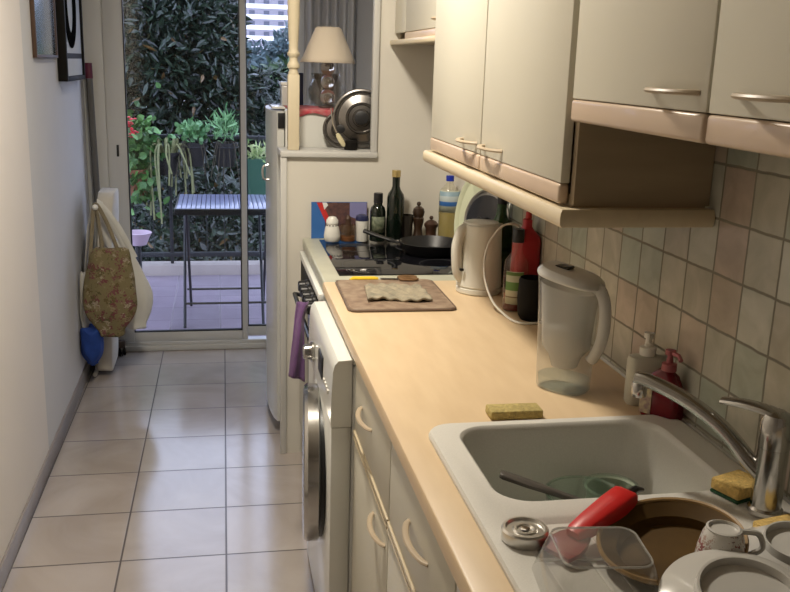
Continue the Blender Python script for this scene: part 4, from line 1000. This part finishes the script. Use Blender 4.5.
o = obj('red_cloth', bm, mat('red_cloth', (.50, .035, .06), .9, var=.2, scale=40, col2=(.55, .25, .25)), solid=.003, angle=180); tag(o, 'red cloth spread on top of the fridge under the lamp', 'cloth')
bm = B(); bx(bm, .215, 3.76, zf2, .268, 3.98, zf2 + .010, .003); o = obj('paper_stack', bm, m_plate); tag(o, 'small stack of white paper on the left edge of the fridge top', 'paper')
zl = zf2 + .0072
t = thing('table_lamp', 'table lamp with beige cone shade and stacked crystal balls on the fridge', 'lamp', (.448, 3.88, zl))
m_cry = mat('smoky_crystal', (.75, .68, .58), .02, trans=.9, ior=1.5)
lx, ly = .448, 3.86
bm = B(); lathe(bm, [(0, 0), (.038, 0), (.038, .005), (.012, .010), (0, .010)], (lx, ly, zl), 28); obj('base', bm, m_steel, t)
for k, (z, r) in enumerate(((.042, .031), (.100, .029), (.158, .030))):
    bm = B(); lathe(bm, [(0, -r)] + [(r * math.sin(PI * i / 12), -r * math.cos(PI * i / 12)) for i in range(1, 12)] + [(0, r)], (lx, ly, zl + z), 24); obj('crystal_ball', bm, m_cry, t)
bm = B(); lathe(bm, [(0, .188), (.010, .188), (.010, .24), (0, .24)], (lx, ly, zl), 16); obj('socket', bm, m_steel, t)
bm = B(); lathe(bm, [(.114, .178), (.102, .200), (.052, .312), (.044, .318)], (lx, ly, zl), 48); obj('lamp_shade', bm, mat('shade_fabric', (.68, .59, .47), .85, bump=.2, bscale=300, trans=.0), t, solid=.002)
# things beside the lamp
t = thing('white_box', 'white box on the fridge just behind the turned post', 'box', (.29, 4.02, zf2))
bm = B(); bx(bm, .272, 4.03, zf2, .325, 4.16, zf2 + .085, .004); obj('box_body', bm, m_plate, t)
bm = B(); bx(bm, .269, 4.027, zf2 + .0855, .328, 4.163, zf2 + .100, .004); obj('lid', bm, m_wplast, t)
t = thing('navy_book', 'dark navy book standing on the fridge right of the white box', 'book', (.352, 4.02, zf2))
bm = B(); bx(bm, .335, 4.02, zf2, .341, 4.15, zf2 + .14, .001); bx(bm, .357, 4.02, zf2, .363, 4.15, zf2 + .14, .001); bx(bm, .341, 4.02, zf2, .357, 4.025, zf2 + .14, .001); obj('cover', bm, mat('navy_cover', (.012, .018, .05), .5), t)
bm = B(); bx(bm, .3412, 4.0253, zf2 + .003, .3568, 4.147, zf2 + .137); obj('pages', bm, m_plate, t)
t = thing('glass_vase', 'wide clear glass vase on the fridge behind the crystal lamp base', 'vase', (.50, 4.10, zf2))
bm = B(); lathe(bm, [(0, 0), (.05, 0), (.075, .03), (.08, .07), (.06, .115), (.066, .14), (.063, .14), (.057, .115), (.076, .07), (.07, .032), (.045, .006), (0, .006)], (.47, 4.10, zf2), 40); obj('vase_wall', bm, clear_mat('vase_glass', (.93, .92, .89), 1.5, .03, body=.10, bodycol=(.50, .46, .40)), t)
bm = B()
for k in range(12):
    a = k * .53; tube(bm, smooth_path([(.47, 4.10, zf2 + .008), (.47 + .03 * math.cos(a), 4.10 + .03 * math.sin(a), zf2 + .08), (.47 + .05 * math.cos(a), 4.10 + .05 * math.sin(a), zf2 + .135)], 3), .004, 6)
obj('dried_stem', bm, mat('dried_stem', (.14, .11, .08), .9), t)
# two steel lids on the ledge
zs = 1.2255
m_dsteel = mat('dark_steel', (.17, .16, .15), .25, 1.0)
def steel_lid(lab, c, r, nrm, hole):
    t = thing('saucepan_lid', lab, 'lid', (c[0], c[1], zs), 'steel lids on the hatch ledge'); M = tiltm(c, nrm)
    k = r / .105
    bm = B(); lathe(bm, [(0, .022 * k), (.030 * k, .021 * k), (.032 * k, .017 * k), (.046 * k, .016 * k), (.048 * k, .020 * k), (.054 * k, .020 * k), (.056 * k, .015 * k), (.082 * k, .010 * k), (.084 * k, .012 * k), (.090 * k, .012 * k), (.092 * k, .008 * k), (.098 * k, .004 * k), (.105 * k, .004 * k), (.1055 * k, 0), (.104 * k, -.001), (.092 * k, .002), (.05 * k, .010 * k), (0, .015 * k)], (0, 0, 0), 64, M); obj('lid_disc', bm, m_dsteel, t)
    bm = B(); lathe(bm, [(0, .0225 * k), (.012 * k, .0225 * k), (.012 * k, .032 * k), (.024 * k, .036 * k), (.024 * k, .044 * k), (0, .048 * k)], (0, 0, 0), 28, M); obj('knob', bm, m_black, t)
steel_lid('large ridged steel lid leaning at the right side of the hatch', (.558, 3.640, zs + .1165), .116, Vector((-.15, -1, .12)).normalized(), 1)
steel_lid('smaller steel lid half hidden behind the large ridged lid on the hatch ledge', (.480, 3.662, zs + .072), .072, Vector((-.15, -1, .12)).normalized(), 0)
t = thing('cable_plug', 'cream in-line cable switch and lead resting on the hatch ledge before the small lid', 'plug', (.472, 3.56, zs))
bm = B(); loft(bm, [rrect(0, 0, w_, h_, min(w_, h_) * .45, z, M=Matrix.Translation((.462, 3.560, zs + .046)) @ Matrix.Rotation(.10, 4, 'X') @ Matrix.Rotation(-.55, 4, 'Y') @ Matrix.Translation((0, 0, 0))) for w_, h_, z in ((.010, .008, .020), (.018, .012, .012), (.021, .014, -.01), (.018, .012, -.030), (.008, .008, -.038))]); obj('switch_body', bm, mat('cream_plug', (.62, .56, .36), .4), t)
bm = B(); tube(bm, smooth_path([(.450, 3.562, zs + .066), (.437, 3.575, zs + .10), (.440, 3.66, zs + .150), (.443, 3.684, zs + .150), (.444, 3.70, zs + .155)], 6), .0022, 6)
obj('cable', bm, mat('grey_cable', (.30, .26, .20), .5), t)
bm = B(); lathe(bm, [(0, 0), (.024, 0), (.026, .004), (.026, .030), (.020, .036), (0, .036)], (.508, 3.575, zs), 24); o = obj('loose_knob', bm, m_blackm); tag(o, 'small black round object on the hatch ledge below the large lid', 'knob')
# curtain at the balcony door and grey wall behind
m_curt = mat('grey_curtain', (.50, .50, .51), .9, bump=.1, bscale=200)
bm = B(); grid(bm, lambda u, v: Vector((.44 + .26 * u, 4.86 + .018 * math.sin(u * 38) + .006 * math.sin(u * 17 + v * 3), .25 + 2.0 * v)), 80, 8)
t = thing('curtain', 'grey pleated curtain hanging beside the sliding door, seen through the hatch', 'curtain', (.57, 4.86, .25))
obj('curtain_fabric', bm, m_curt, t, solid=.003, angle=180)
bm = B(); tube(bm, [(.40, 4.86, 2.26), (.80, 4.86, 2.26)], .01, 10); obj('curtain_rod', bm, m_steel, t)
bm = B(); tube(bm, [(.78, 4.86, 2.26), (.78, 4.989, 2.26)], .007, 8); tube(bm, [(.42, 4.86, 2.26), (.42, 4.89, 2.30), (.42, 4.989, 2.30)], .007, 8); obj('rod_bracket', bm, m_steel, t)

# ================================================================== LEFT WALL
xl = -.66
t = thing('wall_mirror', 'narrow framed mirror high on the left wall, nearer than the black-framed print', 'mirror', (xl, 3.88, 1.54))
bm = B(); y0, y1, z0, z1 = 3.655, 4.125, 1.536, 2.15
for q in ((y0, z0, y0 + .012, z1), (y1 - .012, z0, y1, z1), (y0 + .012, z0, y1 - .012, z0 + .012), (y0 + .012, z1 - .012, y1 - .012, z1)): bx(bm, xl + .0005, q[0], q[1], xl + .016, q[2], q[3], .001)
obj('frame', bm, mat('dark_wood_frame', (.07, .04, .025), .5), t)
bm = B(); bx(bm, xl + .0005, y0 + .013, z0 + .013, xl + .012, y1 - .013, z1 - .013); obj('mirror_glass', bm, mat('mirror', (.75, .80, .84), .12, 1.0, bump=.15, bscale=6), t)
t = thing('framed_print', 'black-framed white print with a bold black ring high on the left wall near the door', 'picture', (xl, 4.54, 1.44))
bm = B(); y0, y1, z0, z1 = 4.19, 4.74, 1.440, 2.12
for q in ((y0, z0, y0 + .025, z1), (y1 - .025, z0, y1, z1), (y0 + .025, z0, y1 - .025, z0 + .02), (y0 + .025, z1 - .02, y1 - .025, z1)): bx(bm, xl + .0005, q[0], q[1], xl + .040, q[2], q[3], .002)
obj('frame', bm, m_blackm, t)
bm = B(); bx(bm, xl + .0005, y0 + .026, z0 + .021, xl + .030, y1 - .026, z1 - .021); obj('print', bm, mat('print_paper', (.62, .66, .70), .2), t)
bm = B()
n = 56; c0 = Vector((xl + .0306, 4.405, 1.765))
rr = lambda ry, rz, dx: [c0 + Vector((dx, ry * math.cos(2 * PI * i / n), rz * math.sin(2 * PI * i / n))) for i in range(n)]
loft(bm, [rr(.17, .185, 0), rr(.17, .185, .004), rr(.085, .120, .004), rr(.085, .120, 0)], False, False)
obj('ring', bm, mat('black_ink', (.006, .006, .006), 1.0, spec=0.0), t)
bm = B(); bx(bm, xl + .0302, 4.22, 1.535, xl + .0312, 4.71, 1.558); obj('printed_line', bm, m_blackm, t)

# broom leaning in the corner
t = thing('broom', 'grey-handled broom with maroon grip leaning in the corner left of the sliding door', 'broom', (-.60, 4.83, 0))
bm = B(); tube(bm, [(-.595, 4.865, .075), (-.622, 4.885, 1.44)], .0165, 12); obj('pole', bm, mat('grey_pole', (.10, .095, .085), .5), t)
bm = B(); tube(bm, [(-.6222, 4.8855, 1.4405), (-.6242, 4.8905, 1.515)], .0185, 12); obj('grip', bm, mat('maroon_grip', (.10, .01, .03), .5), t)
bm = B(); bx(bm, -.64, 4.845, .045, -.50, 4.885, .085, .006); obj('broom_head', bm, mat('brown_broom', (.07, .045, .03), .7), t)
bm = B()
R = random.Random(5)
for k in range(90):
    x, y = R.uniform(-.635, -.505), R.uniform(4.848, 4.882); tube(bm, [(x, y, .046), (x + R.gauss(0, .003), y + R.gauss(0, .004), .002)], .0015, 4)
obj('bristle', bm, m_blackm, t)

# folded ironing board with cream cover
t = thing('ironing_board', 'folded ironing board with cream cover standing upright against the left wall behind the bags', 'ironing board', (-.60, 4.60, 0))
m_icover = mat('cream_cover', (.62, .58, .50), .9, var=.08, scale=8, bump=.3, bscale=60)
Mi = Matrix.Translation((-.570, 4.66, .03)) @ Matrix.Rotation(.045, 4, 'Y')
bm = B()
sec = []
for (z, hw) in ((0, .13), (.02, .15), (.3, .16), (.6, .155), (.78, .14), (.86, .12), (.885, .09)):
    sec.append([Mi @ Vector((x, y * hw, z)) for x, y in ((-.032, -1), (.032, -1), (.038, -.9), (.038, .9), (.032, 1), (-.032, 1), (-.038, .9), (-.038, -.9))])
loft(bm, sec); obj('board_cover', bm, m_icover, t, angle=60)
for s in (-1, 1):
    bm = B(); tube(bm, [Mi @ Vector((-.046, s * .09, .80)), Mi @ Vector((-.046, s * .09, -.022))], .007, 8); obj('leg', bm, m_wplast, t)
bm = B(); tube(bm, [Mi @ Vector((-.046, -.14, -.018)), Mi @ Vector((-.046, .14, -.018))], .011, 8); obj('foot_bar', bm, m_wplast, t)
# steel carrying bar on the board's near edge, the bags hang from it
bm = B(); tube(bm, [(-.545, 4.56, .868), (-.558, 4.48, .872), (-.558, 4.37, .876)], .008, 8); lathe(bm, [(0, -.014), (.010, -.010), (.014, 0), (.010, .010), (0, .014)], (-.558, 4.365, .876), 12); obj('hanging_bar', bm, m_wplast, t)
# bags : puffy lofted sacks
def sack(name, lab, cat, cx, cy, z0, z1, wx, wy, m, strap_pts, strap_r, m2=None, seed=0, top=.25, lean=0.0, flatstrap=None):
    R = random.Random(seed); t = thing(name, lab, cat, (cx, cy, z0))
    bm = B(); rs = []
    for k in range(15):
        v = k / 14; f = (math.sin(min(1, v * 2.2 + .12) * PI / 2)) * (1 - (1 - top) * max(0, (v - .45) / .55) ** 1.3)
        if k == 0: f = .55
        ring_ = []
        for i in range(28):
            a = 2 * PI * i / 28; wob = 1 + .05 * math.sin(a * 5 + v * 7 + seed) + .03 * math.sin(a * 9 - v * 11)
            ring_.append(Vector((cx + lean * v + wx / 2 * f * math.cos(a) * wob, cy + wy / 2 * f * math.sin(a) * wob, z0 + (z1 - z0) * v + (.012 * math.sin(a * 3 + seed) if 0 < k else 0))))
        rs.append(ring_)
    loft(bm, rs); obj('bag_body', bm, m, t, angle=180, subsurf=1)
    if flatstrap: m2 = flatstrap
    for sp_ in strap_pts:
        bm = B(); tube(bm, smooth_path(sp_, 6), strap_r, 8, flat=.35, up=(0, 1, 0)); obj('strap', bm, m2 or m, t)
    return t
m_floral = blotch_mat('floral_fabric', [(.19, .155, .075)] * 9 + [(.15, .045, .05), (.26, .21, .12), (.12, .09, .035), (.17, .06, .065), (.34, .29, .21), (.10, .085, .035)], 55, .95, .3)
m_strap = mat('olive_strap', (.24, .20, .13), .9, var=.2, scale=40)
m_wbag = mat('white_carrier', (.66, .65, .60), .55, var=.06, scale=10, bump=.5, bscale=25)
m_blueb = mat('blue_cloth', (.012, .05, .26), .8, var=.2, scale=20, bump=.3, bscale=60)
m_frill = mat('frilly_white', (.55, .53, .48), .9, bump=.6, bscale=80)
sack('floral_tote', 'olive tote bag with pink and cream flower pattern hanging on the left wall', 'bag', -.505, 4.345, .258, .690, .245, .085, m_floral,
     [[(-.590, 4.345, .630), (-.575, 4.36, .78), (-.562, 4.375, .888), (-.545, 4.365, .80), (-.535, 4.345, .66)], [(-.53, 4.365, .65), (-.548, 4.38, .80), (-.558, 4.39, .888), (-.510, 4.38, .80), (-.455, 4.365, .64)]], .009, m_strap, 1, top=.70)
sack('white_carrier_bag', 'off-white carrier bag hanging to the right of the floral tote', 'bag', -.400, 4.455, .262, .700, .205, .085, m_wbag,
     [[(-.42, 4.45, .62), (-.49, 4.44, .78), (-.556, 4.43, .890), (-.475, 4.44, .78), (-.40, 4.45, .62)]], .016, m_wbag, 4, top=.22, lean=-.06)
sack('frilled_bag', 'white frilled cloth bag peeking out left of the floral tote', 'bag', -.632, 4.41, .262, .56, .050, .07, m_frill,
     [[(-.625, 4.435, .54), (-.60, 4.44, .78), (-.562, 4.45, .886)]], .006, m_frill, 7, top=.7)
sack('blue_bag', 'bright blue cloth bag hanging low on the left wall near the floor', 'bag', -.604, 4.38, .115, .300, .105, .12, m_blueb,
     [], .006, m_blueb, 9, top=.95)

# ================================================================== LIGHT
def area(name, loc, size, power, col, rot=(0, 0, 0), shape='DISK', sy=None):
    l = bpy.data.lights.new(name, 'AREA'); l.shape = shape; l.size = size
    if sy: l.size_y = sy
    l.energy = power; l.color = col
    o = bpy.data.objects.new(name, l); C.objects.link(o); o.location = loc; o.rotation_euler = rot; return o
area('ceiling_lamp', (.08, 2.35, 2.44), .22, 35, (1, .905, .76))
p = area('sky_portal', (-.04, 5.20, 1.15), 1.1, 1, (1, 1, 1), (PI / 2, 0, 0), 'RECTANGLE', 2.1); p.data.cycles.is_portal = True
wd = bpy.data.worlds.new('sky'); SC.world = wd; wd.use_nodes = True
nt = wd.node_tree; bg = nt.nodes['Background']
tc = nt.nodes.new('ShaderNodeTexCoord'); sx = nt.nodes.new('ShaderNodeSeparateXYZ'); rp = nt.nodes.new('ShaderNodeValToRGB')
nt.links.new(tc.outputs['Generated'], sx.inputs[0]); nt.links.new(sx.outputs[2], rp.inputs[0]); nt.links.new(rp.outputs[0], bg.inputs[0])
e_ = rp.color_ramp.elements; e_[0].color = (.62, .68, .95, 1); e_[0].position = 0; e_[1].color = (.60, .70, 1.0, 1); e_[1].position = .9
bg.inputs[1].default_value = 3.0

SC.view_settings.view_transform = 'Standard'; SC.view_settings.look = 'None'; SC.view_settings.gamma = 1; SC.view_settings.use_curve_mapping = False
SC.view_settings.exposure = 0.0
SC.cycles.use_denoising = True
SC.cycles.max_bounces = 10; SC.cycles.transparent_max_bounces = 24; SC.cycles.sample_clamp_indirect = 6
